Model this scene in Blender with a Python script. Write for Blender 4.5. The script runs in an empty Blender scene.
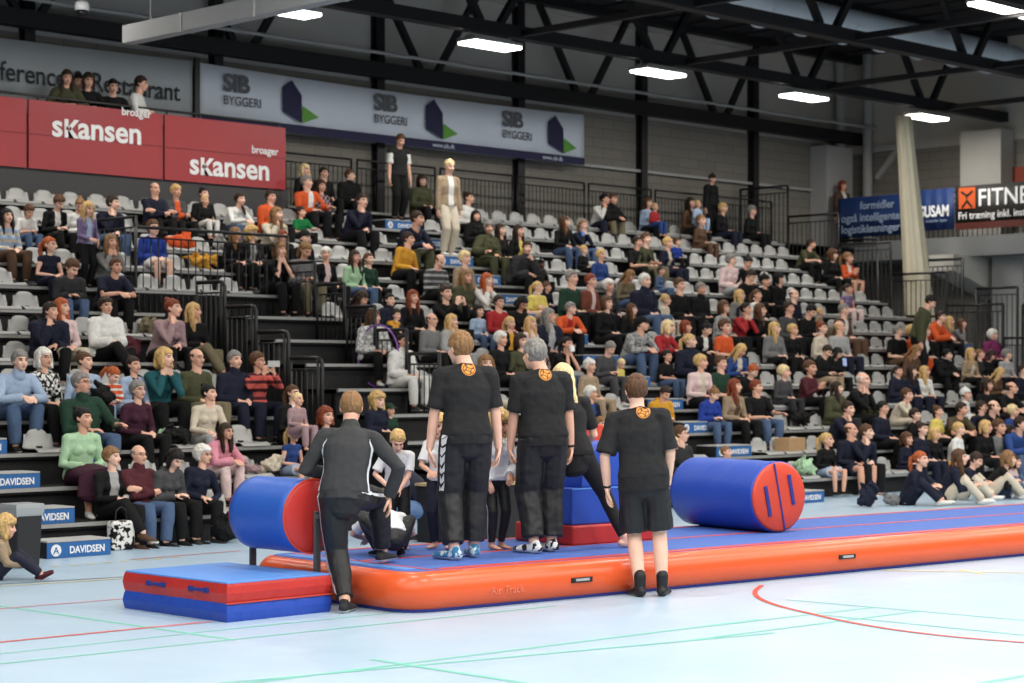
import bpy, bmesh, math, random
import numpy as np
from mathutils import Vector, Matrix, Euler, Quaternion, noise
from mathutils.bvhtree import BVHTree

S = bpy.context.scene
COL = S.collection
R = math.radians
rnd = random.Random(11)

# ------------------------------------------------------------------ camera, world, lights, exposure
cam_d = bpy.data.cameras.new('camera')
cam = bpy.data.objects.new('camera', cam_d)
COL.objects.link(cam)
cam.location = (0, 0, 1.75)
cam.rotation_euler = (R(90), 0, R(-45))
cam_d.sensor_width = 36
cam_d.lens = 70
cam_d.shift_y = 0.0356
cam_d.dof.use_dof = True
cam_d.dof.focus_distance = 15.3
cam_d.dof.aperture_fstop = 2.8
cam_d.clip_end = 200
S.camera = cam
S.view_settings.view_transform = 'Standard'
S.view_settings.look = 'None'
S.view_settings.gamma = 1.0
S.view_settings.use_curve_mapping = False
S.view_settings.exposure = 0.0
S.cycles.use_denoising = True
S.cycles.max_bounces = 6
S.cycles.diffuse_bounces = 3
S.cycles.glossy_bounces = 3
S.cycles.sample_clamp_indirect = 4.0

world = bpy.data.worlds.new('hall_air')
S.world = world
world.use_nodes = True
world.node_tree.nodes['Background'].inputs[0].default_value = (0.80, 0.88, 1.0, 1)
world.node_tree.nodes['Background'].inputs[1].default_value = 0.10

LAMP_W = 150.0                                  # watts of one ceiling fixture over the court
STAND_W = 85.0                                  # the row above the stand
LAMP_ROWS = [                                   # (Y, Z, [X...], watts)
    (23.0, 7.14, [10.1, 14.2, 18.3, 22.5, 26.65, 30.9, 35.1], STAND_W * 1.1),
    (16.2, 7.42, [5.9, 10.1, 14.2, 18.3, 22.5, 26.65, 27.9, 33.1], LAMP_W * 0.45),
    (11.5, 7.30, [1.7, 5.9, 10.1, 14.2, 18.3, 22.5, 26.65, 30.9], LAMP_W * 0.8),
    (7.0, 7.30, [-2.5, 1.7, 5.9, 10.1, 14.2, 18.3, 22.5, 26.65, 30.9], LAMP_W * 1.3),
    (2.5, 7.30, [-2.5, 1.7, 5.9, 10.1, 14.2, 18.3, 22.5, 26.65], LAMP_W * 1.35),
    (-2.0, 7.30, [-2.5, 1.7, 5.9, 10.1, 14.2, 18.3, 22.5], LAMP_W * 1.3),
]

# ------------------------------------------------------------------ helpers
def srgb(r, g, b):
    f = lambda c: (c / 255) / 12.92 if c / 255 <= 0.04045 else ((c / 255 + 0.055) / 1.055) ** 2.4
    return (f(r), f(g), f(b), 1.0)

def tag(o, label=None, cat=None, group=None, kind=None):
    if label: o['label'] = label
    if cat: o['category'] = cat
    if group: o['group'] = group
    if kind: o['kind'] = kind
    return o

def nodes_of(name):
    m = bpy.data.materials.new(name)
    m.use_nodes = True
    nt = m.node_tree
    return m, nt, nt.nodes['Principled BSDF']

def mat(name, col, rough=0.6, metal=0.0, noise_amt=0.0, noise_scale=8.0, bump=0.0, bump_scale=60.0, spec=0.4, emit=0.0):
    m, nt, b = nodes_of(name)
    b.inputs['Roughness'].default_value = rough
    b.inputs['Metallic'].default_value = metal
    b.inputs['Specular IOR Level'].default_value = spec
    b.inputs['Base Color'].default_value = col
    tc = nt.nodes.new('ShaderNodeTexCoord')
    if noise_amt > 0:
        n = nt.nodes.new('ShaderNodeTexNoise'); n.inputs['Scale'].default_value = noise_scale; n.inputs['Detail'].default_value = 4
        nt.links.new(tc.outputs['Object'], n.inputs['Vector'])
        mr = nt.nodes.new('ShaderNodeMapRange')
        mr.inputs['To Min'].default_value = 1 - noise_amt; mr.inputs['To Max'].default_value = 1 + noise_amt
        nt.links.new(n.outputs['Fac'], mr.inputs['Value'])
        mx = nt.nodes.new('ShaderNodeMix'); mx.data_type = 'RGBA'; mx.blend_type = 'MULTIPLY'; mx.inputs['Factor'].default_value = 1
        mx.inputs['A'].default_value = col
        nt.links.new(mr.outputs['Result'], mx.inputs['B'])
        nt.links.new(mx.outputs['Result'], b.inputs['Base Color'])
    if bump > 0:
        n2 = nt.nodes.new('ShaderNodeTexNoise'); n2.inputs['Scale'].default_value = bump_scale; n2.inputs['Detail'].default_value = 3
        nt.links.new(tc.outputs['Object'], n2.inputs['Vector'])
        bp = nt.nodes.new('ShaderNodeBump'); bp.inputs['Strength'].default_value = bump; bp.inputs['Distance'].default_value = 0.02
        nt.links.new(n2.outputs['Fac'], bp.inputs['Height'])
        nt.links.new(bp.outputs['Normal'], b.inputs['Normal'])
    if emit > 0:
        b.inputs['Emission Color'].default_value = col
        b.inputs['Emission Strength'].default_value = emit
    return m

class MB:
    """collects boxes, bars, tubes and polygons and links them as one mesh object"""
    def __init__(s): s.v = []; s.f = []; s.mi = []
    def add(s, verts, faces, mi=0):
        o = len(s.v)
        s.v += [tuple(p) for p in verts]
        for f in faces:
            s.f.append(tuple(i + o for i in f)); s.mi.append(mi)
    def box(s, x0, x1, y0, y1, z0, z1, mi=0, M=None):
        p = [Vector((x, y, z)) for z in (z0, z1) for y in (y0, y1) for x in (x0, x1)]
        if M is not None: p = [M @ q for q in p]
        s.add(p, [(0, 2, 3, 1), (4, 5, 7, 6), (0, 1, 5, 4), (2, 6, 7, 3), (0, 4, 6, 2), (1, 3, 7, 5)], mi)
    def tube(s, pts, r, n=8, mi=0, close=False):
        pts = [Vector(p) for p in pts]
        rings = []
        prev = None
        for i, p in enumerate(pts):
            if i == 0: d = pts[1] - p
            elif i == len(pts) - 1: d = p - pts[i - 1]
            else: d = (pts[i + 1] - p).normalized() + (p - pts[i - 1]).normalized()
            d.normalize()
            a = prev if prev is not None else (Vector((0, 0, 1)) if abs(d.z) < 0.9 else Vector((1, 0, 0)))
            a = (a - d * a.dot(d)).normalized()
            prev = a
            b = d.cross(a)
            rr = r[i] if isinstance(r, (list, tuple)) else r
            rings.append([p + (a * math.cos(t) + b * math.sin(t)) * rr for t in [2 * math.pi * k / n for k in range(n)]])
        vs = [q for ring in rings for q in ring]
        fs = []
        for i in range(len(rings) - 1):
            for k in range(n):
                fs.append((i * n + k, i * n + (k + 1) % n, (i + 1) * n + (k + 1) % n, (i + 1) * n + k))
        fs.append(tuple(range(n))[::-1]); L = (len(rings) - 1) * n
        fs.append(tuple(range(L, L + n)))
        s.add(vs, fs, mi)
    def beam(s, a, b, w, h, mi=0):
        a = Vector(a); b = Vector(b); d = (b - a).normalized()
        up = Vector((0, 0, 1)) if abs(d.z) < 0.95 else Vector((1, 0, 0))
        sd = d.cross(up).normalized(); u = sd.cross(d)
        vs = [p + sd * sx * w / 2 + u * sz * h / 2 for p in (a, b) for sx, sz in ((-1, -1), (1, -1), (1, 1), (-1, 1))]
        s.add(vs, [(0, 1, 2, 3)[::-1], (4, 5, 6, 7), (0, 4, 5, 1)[::-1], (1, 5, 6, 2)[::-1], (2, 6, 7, 3)[::-1], (3, 7, 4, 0)[::-1]], mi)
    def build(s, name, mats, parent=None, smooth=False, bevel=0.0):
        me = bpy.data.meshes.new(name)
        me.from_pydata(s.v, [], s.f)
        if not isinstance(mats, (list, tuple)): mats = [mats]
        for m in mats: me.materials.append(m)
        me.polygons.foreach_set('material_index', s.mi)
        if smooth: me.polygons.foreach_set('use_smooth', [True] * len(me.polygons))
        bm = bmesh.new(); bm.from_mesh(me); bmesh.ops.recalc_face_normals(bm, faces=bm.faces); bm.to_mesh(me); bm.free()
        me.update()
        o = bpy.data.objects.new(name, me)
        COL.objects.link(o)
        if parent is not None: o.parent = parent
        if bevel > 0:
            md = o.modifiers.new('bevel', 'BEVEL'); md.width = bevel; md.segments = 3; md.limit_method = 'ANGLE'
        return o

def empty(name, loc=(0, 0, 0), rz=0.0):
    o = bpy.data.objects.new(name, None)
    COL.objects.link(o)
    o.location = loc; o.rotation_euler = (0, 0, rz); o.empty_display_size = 0.2
    return o

def text_mesh(name, body, size, m, parent=None, bold=0.0, M=None, align='LEFT', extrude=0.002, sx=1.0, shear=0.0):
    cu = bpy.data.curves.new(name, 'FONT')
    cu.body = body; cu.size = size; cu.offset = bold; cu.extrude = extrude; cu.align_x = align; cu.resolution_u = 4; cu.shear = shear
    t = bpy.data.objects.new('tmp_text', cu)
    COL.objects.link(t)
    dg = bpy.context.evaluated_depsgraph_get()
    me = bpy.data.meshes.new_from_object(t.evaluated_get(dg))
    bpy.data.objects.remove(t); bpy.data.curves.remove(cu)
    me.name = name
    if sx != 1.0: me.transform(Matrix.Diagonal((sx, 1, 1, 1)))
    if M is not None: me.transform(M)
    me.materials.clear(); me.materials.append(m)
    o = bpy.data.objects.new(name, me)
    COL.objects.link(o)
    if parent is not None: o.parent = parent
    return o

F_PX, HOR, SQ = 1991.0, 378.0, math.sqrt(0.5)
def floor_pt(x, y, h=0.0):
    """the point at height h that stands at pixel (x, y) of the photograph"""
    d = (1.75 - h) * F_PX / (y - HOR); r = (x - 512) / F_PX * d
    return Vector(((d + r) * SQ, (d - r) * SQ, h))
def at_Y(x, Y):
    k = (x - 512) / F_PX
    return Y * (1 + k) / (1 - k)
def h_at(x, y, Y):
    X = at_Y(x, Y)
    return 1.75 - (y - HOR) * (X + Y) * SQ / F_PX
ROW_Y = lambda n: 17.35 + 0.65 * n
ROW_H = lambda n: 0.28 + 0.3315 * n
# planes facing the court: x to the right along the stand, z up
FACE = Matrix(((1, 0, 0, 0), (0, 0, -1, 0), (0, 1, 0, 0), (0, 0, 0, 1)))
def face_at(x, y, z): return Matrix.Translation((x, y, z)) @ FACE
# end wall faces -X: text runs along -Y
FACE_END = Matrix(((0, 0, -1, 0), (-1, 0, 0, 0), (0, 1, 0, 0), (0, 0, 0, 1)))
def end_at(x, y, z): return Matrix.Translation((x, y, z)) @ FACE_END

# ------------------------------------------------------------------ materials of the place
def floor_mat():
    m, nt, b = nodes_of('sports_floor')
    tc = nt.nodes.new('ShaderNodeTexCoord')
    n = nt.nodes.new('ShaderNodeTexNoise'); n.inputs['Scale'].default_value = 0.9; n.inputs['Detail'].default_value = 6
    nt.links.new(tc.outputs['Object'], n.inputs['Vector'])
    cr = nt.nodes.new('ShaderNodeValToRGB')
    cr.color_ramp.elements[0].position = 0.3; cr.color_ramp.elements[0].color = (0.36, 0.49, 0.62, 1)
    cr.color_ramp.elements[1].position = 0.75; cr.color_ramp.elements[1].color = (0.41, 0.54, 0.665, 1)
    nt.links.new(n.outputs['Fac'], cr.inputs['Fac'])
    nt.links.new(cr.outputs['Color'], b.inputs['Base Color'])
    n2 = nt.nodes.new('ShaderNodeTexNoise'); n2.inputs['Scale'].default_value = 3.0; n2.inputs['Detail'].default_value = 5
    nt.links.new(tc.outputs['Object'], n2.inputs['Vector'])
    mr = nt.nodes.new('ShaderNodeMapRange'); mr.inputs['To Min'].default_value = 0.28; mr.inputs['To Max'].default_value = 0.42
    nt.links.new(n2.outputs['Fac'], mr.inputs['Value']); nt.links.new(mr.outputs['Result'], b.inputs['Roughness'])
    b.inputs['Specular IOR Level'].default_value = 0.5
    return m
M_FLOOR = floor_mat()
def wall_mat(name, col):
    m, nt, b = nodes_of(name)
    tc = nt.nodes.new('ShaderNodeTexCoord')
    br = nt.nodes.new('ShaderNodeTexBrick')
    br.inputs['Scale'].default_value = 1.0; br.offset = 0.5
    br.inputs['Color1'].default_value = col
    br.inputs['Color2'].default_value = tuple(c * 0.88 for c in col[:3]) + (1,)
    br.inputs['Mortar'].default_value = tuple(c * 0.6 for c in col[:3]) + (1,)
    br.inputs['Brick Width'].default_value = 0.60; br.inputs['Row Height'].default_value = 0.20
    br.inputs['Mortar Size'].default_value = 0.008
    mp = nt.nodes.new('ShaderNodeMapping'); mp.inputs['Rotation'].default_value = (R(90), 0, 0)
    cb = nt.nodes.new('ShaderNodeCombineXYZ'); sp = nt.nodes.new('ShaderNodeSeparateXYZ')
    nt.links.new(tc.outputs['Object'], sp.inputs[0])
    ad = nt.nodes.new('ShaderNodeMath'); ad.operation = 'ADD'
    nt.links.new(sp.outputs['X'], ad.inputs[0]); nt.links.new(sp.outputs['Y'], ad.inputs[1])
    nt.links.new(ad.outputs[0], cb.inputs['X']); nt.links.new(sp.outputs['Z'], cb.inputs['Y'])
    nt.links.new(cb.outputs[0], br.inputs['Vector'])
    nt.links.new(br.outputs['Color'], b.inputs['Base Color'])
    b.inputs['Roughness'].default_value = 0.85
    return m
M_WALL = wall_mat('concrete_block_wall', (0.22, 0.205, 0.18, 1))
M_CLAD = mat('grey_wall_cladding', (0.52, 0.49, 0.45, 1), 0.8, noise_amt=0.12, noise_scale=1.2)
M_BLACK = mat('black_painted_steel', (0.008, 0.008, 0.009, 1), 0.45)
M_DECK = mat('black_deck', (0.010, 0.010, 0.011, 1), 0.7, noise_amt=0.2)
M_NOSE = mat('aluminium_nosing', (0.34, 0.34, 0.33, 1), 0.45, metal=0.2)
M_TRUSS = mat('dark_truss_paint', (0.011, 0.011, 0.013, 1), 0.55)
M_ROOF = mat('dark_roof_deck', (0.030, 0.030, 0.034, 1), 0.8)
M_SEAT = mat('pale_grey_seat_plastic', (0.37, 0.37, 0.36, 1), 0.4, noise_amt=0.06, noise_scale=3)
M_SLAB = mat('grey_concrete_slab', (0.17, 0.175, 0.18, 1), 0.7, noise_amt=0.1, noise_scale=2)
M_GREY = mat('light_grey_paint', (0.40, 0.40, 0.40, 1), 0.6, noise_amt=0.06, noise_scale=2)
M_PALE = mat('pale_column_paint', (0.52, 0.50, 0.46, 1), 0.6, noise_amt=0.05, noise_scale=2)
M_DGREY = mat('dark_grey_paint', (0.045, 0.045, 0.047, 1), 0.6, noise_amt=0.08, noise_scale=2)
M_STEEL = mat('brushed_steel', (0.42, 0.42, 0.42, 1), 0.35, metal=0.7)
M_WHITE = mat('white_print', (0.80, 0.80, 0.80, 1), 0.6)
M_SIGNB = mat('blue_sign_panel', (0.020, 0.115, 0.33, 1), 0.5, noise_amt=0.06)
M_LAMP = mat('lit_lamp_diffuser', (1.0, 0.97, 0.86, 1), 0.4, emit=9.0)
M_LAMPB = mat('lamp_housing', (0.30, 0.30, 0.31, 1), 0.5)
M_DUCT = mat('galvanised_duct', (0.78, 0.83, 0.88, 1), 0.5, metal=0.0, noise_amt=0.15, noise_scale=1.5, bump=0.2, bump_scale=20)
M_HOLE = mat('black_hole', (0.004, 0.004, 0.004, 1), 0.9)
M_RED = mat('red_board', (0.33, 0.036, 0.042, 1), 0.32, noise_amt=0.10, noise_scale=1.3, bump=0.25, bump_scale=2.2)
M_BANW = mat('white_banner_cloth', (0.60, 0.66, 0.76, 1), 0.7, noise_amt=0.05, noise_scale=2.0, bump=0.25, bump_scale=1.5)
M_BANG = mat('grey_banner_cloth', (0.36, 0.40, 0.43, 1), 0.7, noise_amt=0.05, noise_scale=2.0, bump=0.25, bump_scale=1.5)
M_TXG = mat('grey_print', (0.09, 0.095, 0.11, 1), 0.7)
M_TXD = mat('dark_grey_print', (0.018, 0.022, 0.028, 1), 0.7)
M_NAVY = mat('navy_print', (0.012, 0.012, 0.055, 1), 0.7)
M_GREEN = mat('green_print', (0.10, 0.30, 0.045, 1), 0.7)

# ------------------------------------------------------------------ the hall
b = MB(); b.box(-14, 44, -14, 30, -0.2, 0)
tag(b.build('floor', M_FLOOR), kind='structure')
WY, EX, ROOF = 27.2, 38.1, 9.15
b = MB(); b.box(-14, EX + 0.3, WY, WY + 0.3, 0, 7.1, 0); b.box(-14, EX + 0.3, WY + 0.02, WY + 0.3, 7.1, ROOF, 1)
tag(b.build('wall_back', [M_WALL, M_CLAD]), kind='structure')
b = MB(); b.box(EX, EX + 0.3, -14, WY, 0, 6.9, 0); b.box(EX + 0.02, EX + 0.3, -14, WY, 6.9, ROOF, 1)
tag(b.build('wall_end', [M_WALL, M_CLAD]), kind='structure')
b = MB(); b.box(-14, EX + 0.3, -14, WY + 0.3, ROOF, ROOF + 0.2)
for i in range(60):
    b.box(-14 + i * 0.9, -14 + i * 0.9 + 0.35, -14, WY, ROOF - 0.05, ROOF)
tag(b.build('ceiling', M_ROOF), kind='structure')
for i, X in enumerate((16.5, 20.1, 23.7, 27.3, 30.9, 34.6)):
    b = MB()
    b.box(X - 0.09, X + 0.09, WY - 0.03, WY + 0.02, 0, ROOF); b.box(X - 0.02, X + 0.02, WY - 0.15, WY - 0.03, 0, ROOF); b.box(X - 0.09, X + 0.09, WY - 0.17, WY - 0.14, 0, ROOF)
    tag(b.build('column', M_TRUSS), kind='structure')
b = MB(); b.box(-14, EX, WY - 0.12, WY + 0.01, 5.98, 6.03); tag(b.build('trim_1', M_GREY), kind='structure')
b = MB(); b.box(-14, EX, WY - 0.10, WY + 0.01, ROOF - 0.22, ROOF - 0.14); tag(b.build('trim_2', M_CLAD), kind='structure')

# roof trusses along the stand, with V diagonals above the bottom chord, and cross ties
def truss(Y, zb, x0, x1, nodes, dn=0.55, wb=0.30, wt=0.2):
    b = MB()
    b.box(x0, x1, Y - 0.11, Y + 0.11, zb, zb + wb)
    b.box(x0, x1, Y - 0.09, Y + 0.09, ROOF - wt, ROOF - 0.02)
    for i, X in enumerate(nodes):
        for s in (-1, 1):
            b.beam((X + s * 0.22, Y, zb + wb), (X + s * (0.22 + dn * 1.9), Y, ROOF - wt), 0.11, 0.11)
    o = b.build('roof_truss', M_TRUSS)
    return tag(o, kind='structure')
LX = [10.1, 14.2, 18.3, 22.5, 26.65, 30.9, 35.1]
truss(26.75, 7.10, -14, EX, [x + 2.1 for x in [-6.7, -2.5, 1.7, 5.9] + LX[:-1]], wb=0.26)
for Y in (23.0, 19.35, 15.7, 12.0, 8.3, 4.6, 0.9):
    truss(Y, 7.30, -14, EX, [-6.7, -2.5, 1.7, 5.9] + LX, wb=0.20)
b = MB()
for X in LX + [5.9, 1.7]:
    b.beam((X + 0.65, 23.0, 7.38), (X + 0.65, -12, 7.38), 0.10, 0.10)
tag(b.build('roof_tie', M_TRUSS), kind='structure')
b = MB()
b.tube([(-10, 23.22, 7.55), (EX, 23.22, 7.55)], 0.025); b.tube([(-10, 26.3, 7.45), (EX, 26.3, 7.45)], 0.03)
tag(b.build('cable_conduit', M_GREY), kind='structure')

# ceiling lamps
def lamp(X, Y, Z, W, label):
    r = empty('ceiling_lamp', (X, Y, Z))
    tag(r, label, 'lamp', 'LED fixtures under the roof trusses')
    h = MB(); h.box(-0.54, 0.54, -0.22, 0.22, 0.0, 0.055); h.box(-0.5, 0.5, -0.07, 0.07, 0.055, 0.10)
    h.build('housing', M_LAMPB, r, bevel=0.008)
    d = MB(); d.box(-0.52, 0.52, -0.20, 0.20, -0.045, 0.0); d.build('diffuser', M_LAMP, r)
    for s in (-0.45, 0.45):
        w = MB(); w.tube([(s, 0, 0.09), (s, 0, 0.42)], 0.012, 6); w.build('hanger', M_STEEL, r)
    L = bpy.data.lights.new('lamp_light', 'AREA'); L.shape = 'RECTANGLE'; L.size = 1.0; L.size_y = 0.3; L.energy = W; L.color = (1.0, 0.965, 0.90)
    lo = bpy.data.objects.new('lamp_light', L); COL.objects.link(lo); lo.parent = r; lo.location = (0, 0, -0.05)
    return r
names = {18.3: 'lit LED fixture nearest the pale metal box beam', 22.5: 'lit LED fixture above the middle of the white house-builder banner',
         26.65: 'lit LED fixture just past the end of the white house-builder banner', 30.9: 'lit LED fixture in front of the grey pipes',
         35.1: 'lit LED fixture above the hanging cream curtain'}
for Y, Z, xs, W in LAMP_ROWS:
    for X in xs:
        if Y == 23.0: lab = names.get(X, 'lit LED ceiling fixture of the row above the stand, beyond the grey box beam')
        elif (Y, X) == (16.2, 27.9): lab = 'lit LED fixture above the big round air duct'
        else: lab = 'lit LED ceiling fixture hanging over the open sports court'
        lamp(X, Y, Z, W, lab)
# ------------------------------------------------------------------ floor markings (thin painted strips)
STRIP_N = [0]
def strip(name, pts, w, m, closed=False):
    pts = [Vector(p) for p in pts]
    b = MB(); vs = []; STRIP_N[0] += 1; zz = 0.0015 + 0.0001 * STRIP_N[0]
    for i, p in enumerate(pts):
        a = pts[max(i - 1, 0)]; c = pts[min(i + 1, len(pts) - 1)]
        d = (c - a); d.z = 0; d.normalize(); n = Vector((-d.y, d.x, 0)) * w / 2
        vs += [p + n, p - n]
    b.add([(v.x, v.y, zz) for v in vs], [(2 * i, 2 * i + 1, 2 * i + 3, 2 * i + 2) for i in range(len(pts) - 1)])
    return tag(b.build(name, m), kind='structure')
P_GRN = mat('green_court_line', (0.16, 0.50, 0.40, 1), 0.5)
P_RED = mat('red_court_line', (0.62, 0.06, 0.035, 1), 0.5)
P_PNK = mat('pink_court_line', (0.60, 0.20, 0.24, 1), 0.5)
P_YEL = mat('yellow_court_line', (0.72, 0.62, 0.33, 1), 0.5)
P_DRK = mat('dark_floor_tape', (0.03, 0.035, 0.04, 1), 0.6)
def line_px(name, a, b_, w, m, ext=0.0):
    A = floor_pt(*a); B = floor_pt(*b_); d = (B - A).normalized()
    return strip(name, [A - d * ext, B + d * ext], w, m)
line_px('floor_marking', (0, 606), (233, 640), 0.045, P_GRN, 0.02)
line_px('floor_marking', (0, 654), (232, 629), 0.03, P_GRN, 0.5)
line_px('floor_marking', (232, 629), (860, 566), 0.03, P_GRN, 0)
line_px('floor_marking', (0, 664), (344, 628), 0.035, P_GRN, 0.5)
line_px('floor_marking', (344, 628), (555, 606), 0.035, P_GRN, 0)
line_px('floor_marking', (252, 683), (684, 629), 0.04, P_GRN, 0.8)
line_px('floor_marking', (684, 629), (874, 607.5), 0.035, P_GRN, 0)
line_px('floor_marking', (874, 607.5), (1024, 620.5), 0.03, P_GRN, 0.8)
line_px('floor_marking', (342, 672.5), (682, 641.5), 0.04, P_GRN, 0.8)
line_px('floor_marking', (682, 641.5), (920, 611), 0.035, P_GRN, 0)
line_px('floor_marking', (880, 621), (1024, 635.5), 0.03, P_GRN, 0.5)
line_px('floor_marking', (403, 664.5), (525, 683.5), 0.045, P_GRN, 0.3)
line_px('floor_marking', (985, 683), (1024, 676), 0.045, P_GRN, 0.3)
line_px('floor_marking', (0, 642.5), (142, 628.5), 0.045, P_RED, 0.5)
line_px('floor_marking', (154, 627.5), (212, 622), 0.04, P_PNK, 0)
line_px('floor_marking', (0, 609), (124, 599), 0.035, P_PNK, 0.4)
line_px('floor_marking', (940, 571.5), (1024, 573), 0.05, P_YEL, 0.5)
line_px('floor_marking', (985, 574.5), (960, 570), 0.05, P_YEL, 0)
for i in range(8):
    line_px('floor_marking', (52 + i * 17, 567 - i * 1.3), (61 + i * 17, 566.3 - i * 1.3), 0.05, P_YEL, 0)
line_px('floor_marking', (0, 584.5), (127, 577), 0.03, P_DRK, 0.6)
line_px('floor_marking', (0, 586.5), (127, 578.5), 0.04, P_YEL, 0.6)
line_px('floor_marking', (130, 560), (240, 551), 0.03, P_RED, 0)
arc = [(762, 585.5), (755.5, 591), (756, 596), (762, 600), (770, 603.3), (785, 608), (809, 613.6), (830, 618.5), (852, 623), (890, 629.5), (940, 635.8), (985, 640), (1040, 644)]
ap = [floor_pt(*p) for p in arc]
fine = []
for i in range(len(ap) - 1):
    p0 = ap[max(i - 1, 0)]; p1 = ap[i]; p2 = ap[i + 1]; p3 = ap[min(i + 2, len(ap) - 1)]
    for k in range(6):
        t = k / 6
        fine.append(0.5 * ((2 * p1) + (-p0 + p2) * t + (2 * p0 - 5 * p1 + 4 * p2 - p3) * t * t + (-p0 + 3 * p1 - 3 * p2 + p3) * t ** 3))
fine.append(ap[-1])
strip('floor_marking', fine, 0.042, P_RED)

# ------------------------------------------------------------------ grandstand
XL, XR = 6.0, 34.0
VOID = (15.4, 16.75)
stand = empty('grandstand', (20, 17, 0))
tag(stand, 'black tiered grandstand with pale step edges and blue step signs, full of spectators', 'grandstand', kind='structure')
def rel(o, par=stand):
    o.location = o.location - par.location
    return o
for n in range(14):
    y0, h = ROW_Y(n), ROW_H(n)
    hb = ROW_H(n - 1) if n else 0.0
    segs = [(XL, VOID[0]), (VOID[1], XR)] if n < 8 else [(XL, XR)]
    b = MB(); c = MB()
    y1 = y0 + 0.65 if n < 13 else y0 + 1.5
    for (a, e) in segs:
        b.box(a, e, y0 + 0.03, y1 + 0.02, h - 0.06, h)
        b.box(a, e, y0 + 0.10, y0 + 0.13, max(hb - 0.02, 0.0), h - 0.05)
        c.box(a, e, y0, y0 + 0.032, h - 0.035, h + 0.004)
    t = b.build('tier_deck', M_DECK, stand); rel(t)
    c.build('nosing', M_NOSE, t)
b = MB()
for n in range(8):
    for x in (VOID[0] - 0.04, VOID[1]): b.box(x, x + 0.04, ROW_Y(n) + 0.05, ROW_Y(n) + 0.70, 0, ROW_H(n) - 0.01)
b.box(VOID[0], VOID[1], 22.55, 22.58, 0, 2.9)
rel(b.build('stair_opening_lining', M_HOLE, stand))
b = MB(); b.box(XR, XR + 0.04, 17.4, 26.5, 0, 0.3)
for n in range(14): b.box(XR, XR + 0.05, ROW_Y(n), ROW_Y(n) + 0.66, 0, ROW_H(n))
rel(b.build('side_panel', M_DECK, stand))

b = MB(); b.box(XR + 0.06, 38.0, 25.8, 26.68, 4.4, 4.59); b.box(XR + 0.06, 38.0, 25.8, 25.84, 4.3, 4.62)
rel(b.build('landing', M_DECK, stand))

# aisle steps with blue signs
def aisle(x0, x1, n0, n1):
    for n in range(n0, n1):
        base = ROW_H(n) if n >= 0 else 0.0
        yf = ROW_Y(n) + 0.075 if n >= 0 else 16.78
        b = MB(); b.box(x0, x1, yf, yf + 0.36, base, base + 0.155)
        s = rel(b.build('step_box', M_DECK, stand))
        t = MB(); t.box(x0, x1, yf - 0.012, yf + 0.36, base + 0.155, base + 0.17); t.build('tread', M_GREY, s)
        p = MB(); p.box(x0, x1, yf - 0.014, yf - 0.001, base + 0.004, base + 0.150); p.build('sign_panel', M_SIGNB, s)
        w = x1 - x0
        text_mesh('lettering', 'DAVIDSEN', 0.098, M_WHITE, s, 0.0022, face_at(x0 + w * 0.345, yf - 0.015, base + 0.042), sx=w * 0.60 / 0.497)
        ring = MB(); N = 28
        cx, cz, r1, r0 = x0 + w * 0.135, base + 0.078, 0.058, 0.0
        ring.add([(cx + r1 * math.cos(2 * math.pi * k / N), yf - 0.017, cz + r1 * math.sin(2 * math.pi * k / N)) for k in range(N)], [tuple(range(N))])
        ring.build('round_logo', M_WHITE, s)
        text_mesh('logo_letter', 'A', 0.10, M_SIGNB, s, 0.0, face_at(cx, yf - 0.0185, cz - 0.036), align='CENTER')
aisle(10.42, 11.14, -1, 7)
aisle(22.2, 23.0, -1, 13)

# railings
def hairpin(pts, r=0.022):
    b = MB(); b.tube(pts, r, 8); return b
def bar_panel(b, p0, p1, z0a, z0b, z1, step=0.115, r=0.008, top=True, post=0.02):
    """vertical bars between p0 and p1 (xy), bottoms z0a..z0b, level top z1"""
    p0 = Vector(p0); p1 = Vector(p1); L = (p1 - p0).length; n = max(2, int(L / step))
    for i in range(n + 1):
        t = i / n; q = p0.lerp(p1, t); z0 = z0a + (z0b - z0a) * t
        rr = post if i in (0, n) else r
        b.tube([(q.x, q.y, z0), (q.x, q.y, z1 if i in (0, n) else z1 - 0.14)], rr, 6)
    b.tube([(p0.x, p0.y, z1), (p1.x, p1.y, z1)], post, 6)
    b.tube([(p0.x, p0.y, z1 - 0.14), (p1.x, p1.y, z1 - 0.14)], 0.012, 6)
def rail(name, fn):
    b = MB(); fn(b); return rel(b.build(name, M_BLACK, stand, smooth=True))
# along the stair opening, stepping down row by row
for n in range(2, 6):
    y, h = ROW_Y(n), ROW_H(n)
    rail('aisle_railing', lambda b: (b.tube([(15.42, y + 0.02, h - 0.3), (15.42, y + 0.02, h + 0.98), (15.42, y + 0.06, h + 1.04), (15.42, y + 0.13, h + 1.05), (15.42, y + 0.62, h + 1.05)], 0.026, 8),
                                     bar_panel(b, (15.42, y + 0.1), (15.42, y + 0.62), h, h, h + 1.05, 0.10)))
for n in range(3, 8):
    y, h = ROW_Y(n), ROW_H(n)
    rail('aisle_railing', lambda b: bar_panel(b, (18.0, y + 0.06), (18.0, y + 0.66), h, h, h + 0.80, 0.09, 0.009, post=0.026))
# guard in front of the eighth row above the opening
rail('guard_railing', lambda b: bar_panel(b, (15.4, 22.58), (18.0, 22.58), 2.4, 2.4, 2.93 + 0.86, 0.12, 0.009, post=0.024))
rail('guard_railing', lambda b: bar_panel(b, (15.42, 22.6), (15.42, 25.1), 2.93, 2.93, 2.93 + 1.0, 0.12, 0.008, post=0.022))
rail('guard_railing', lambda b: [b.tube([(x, 22.53, 0.9), (x, 22.53, 2.88)], 0.011, 6) for x in [15.42 + 0.09 * i for i in range(15)]])
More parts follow.
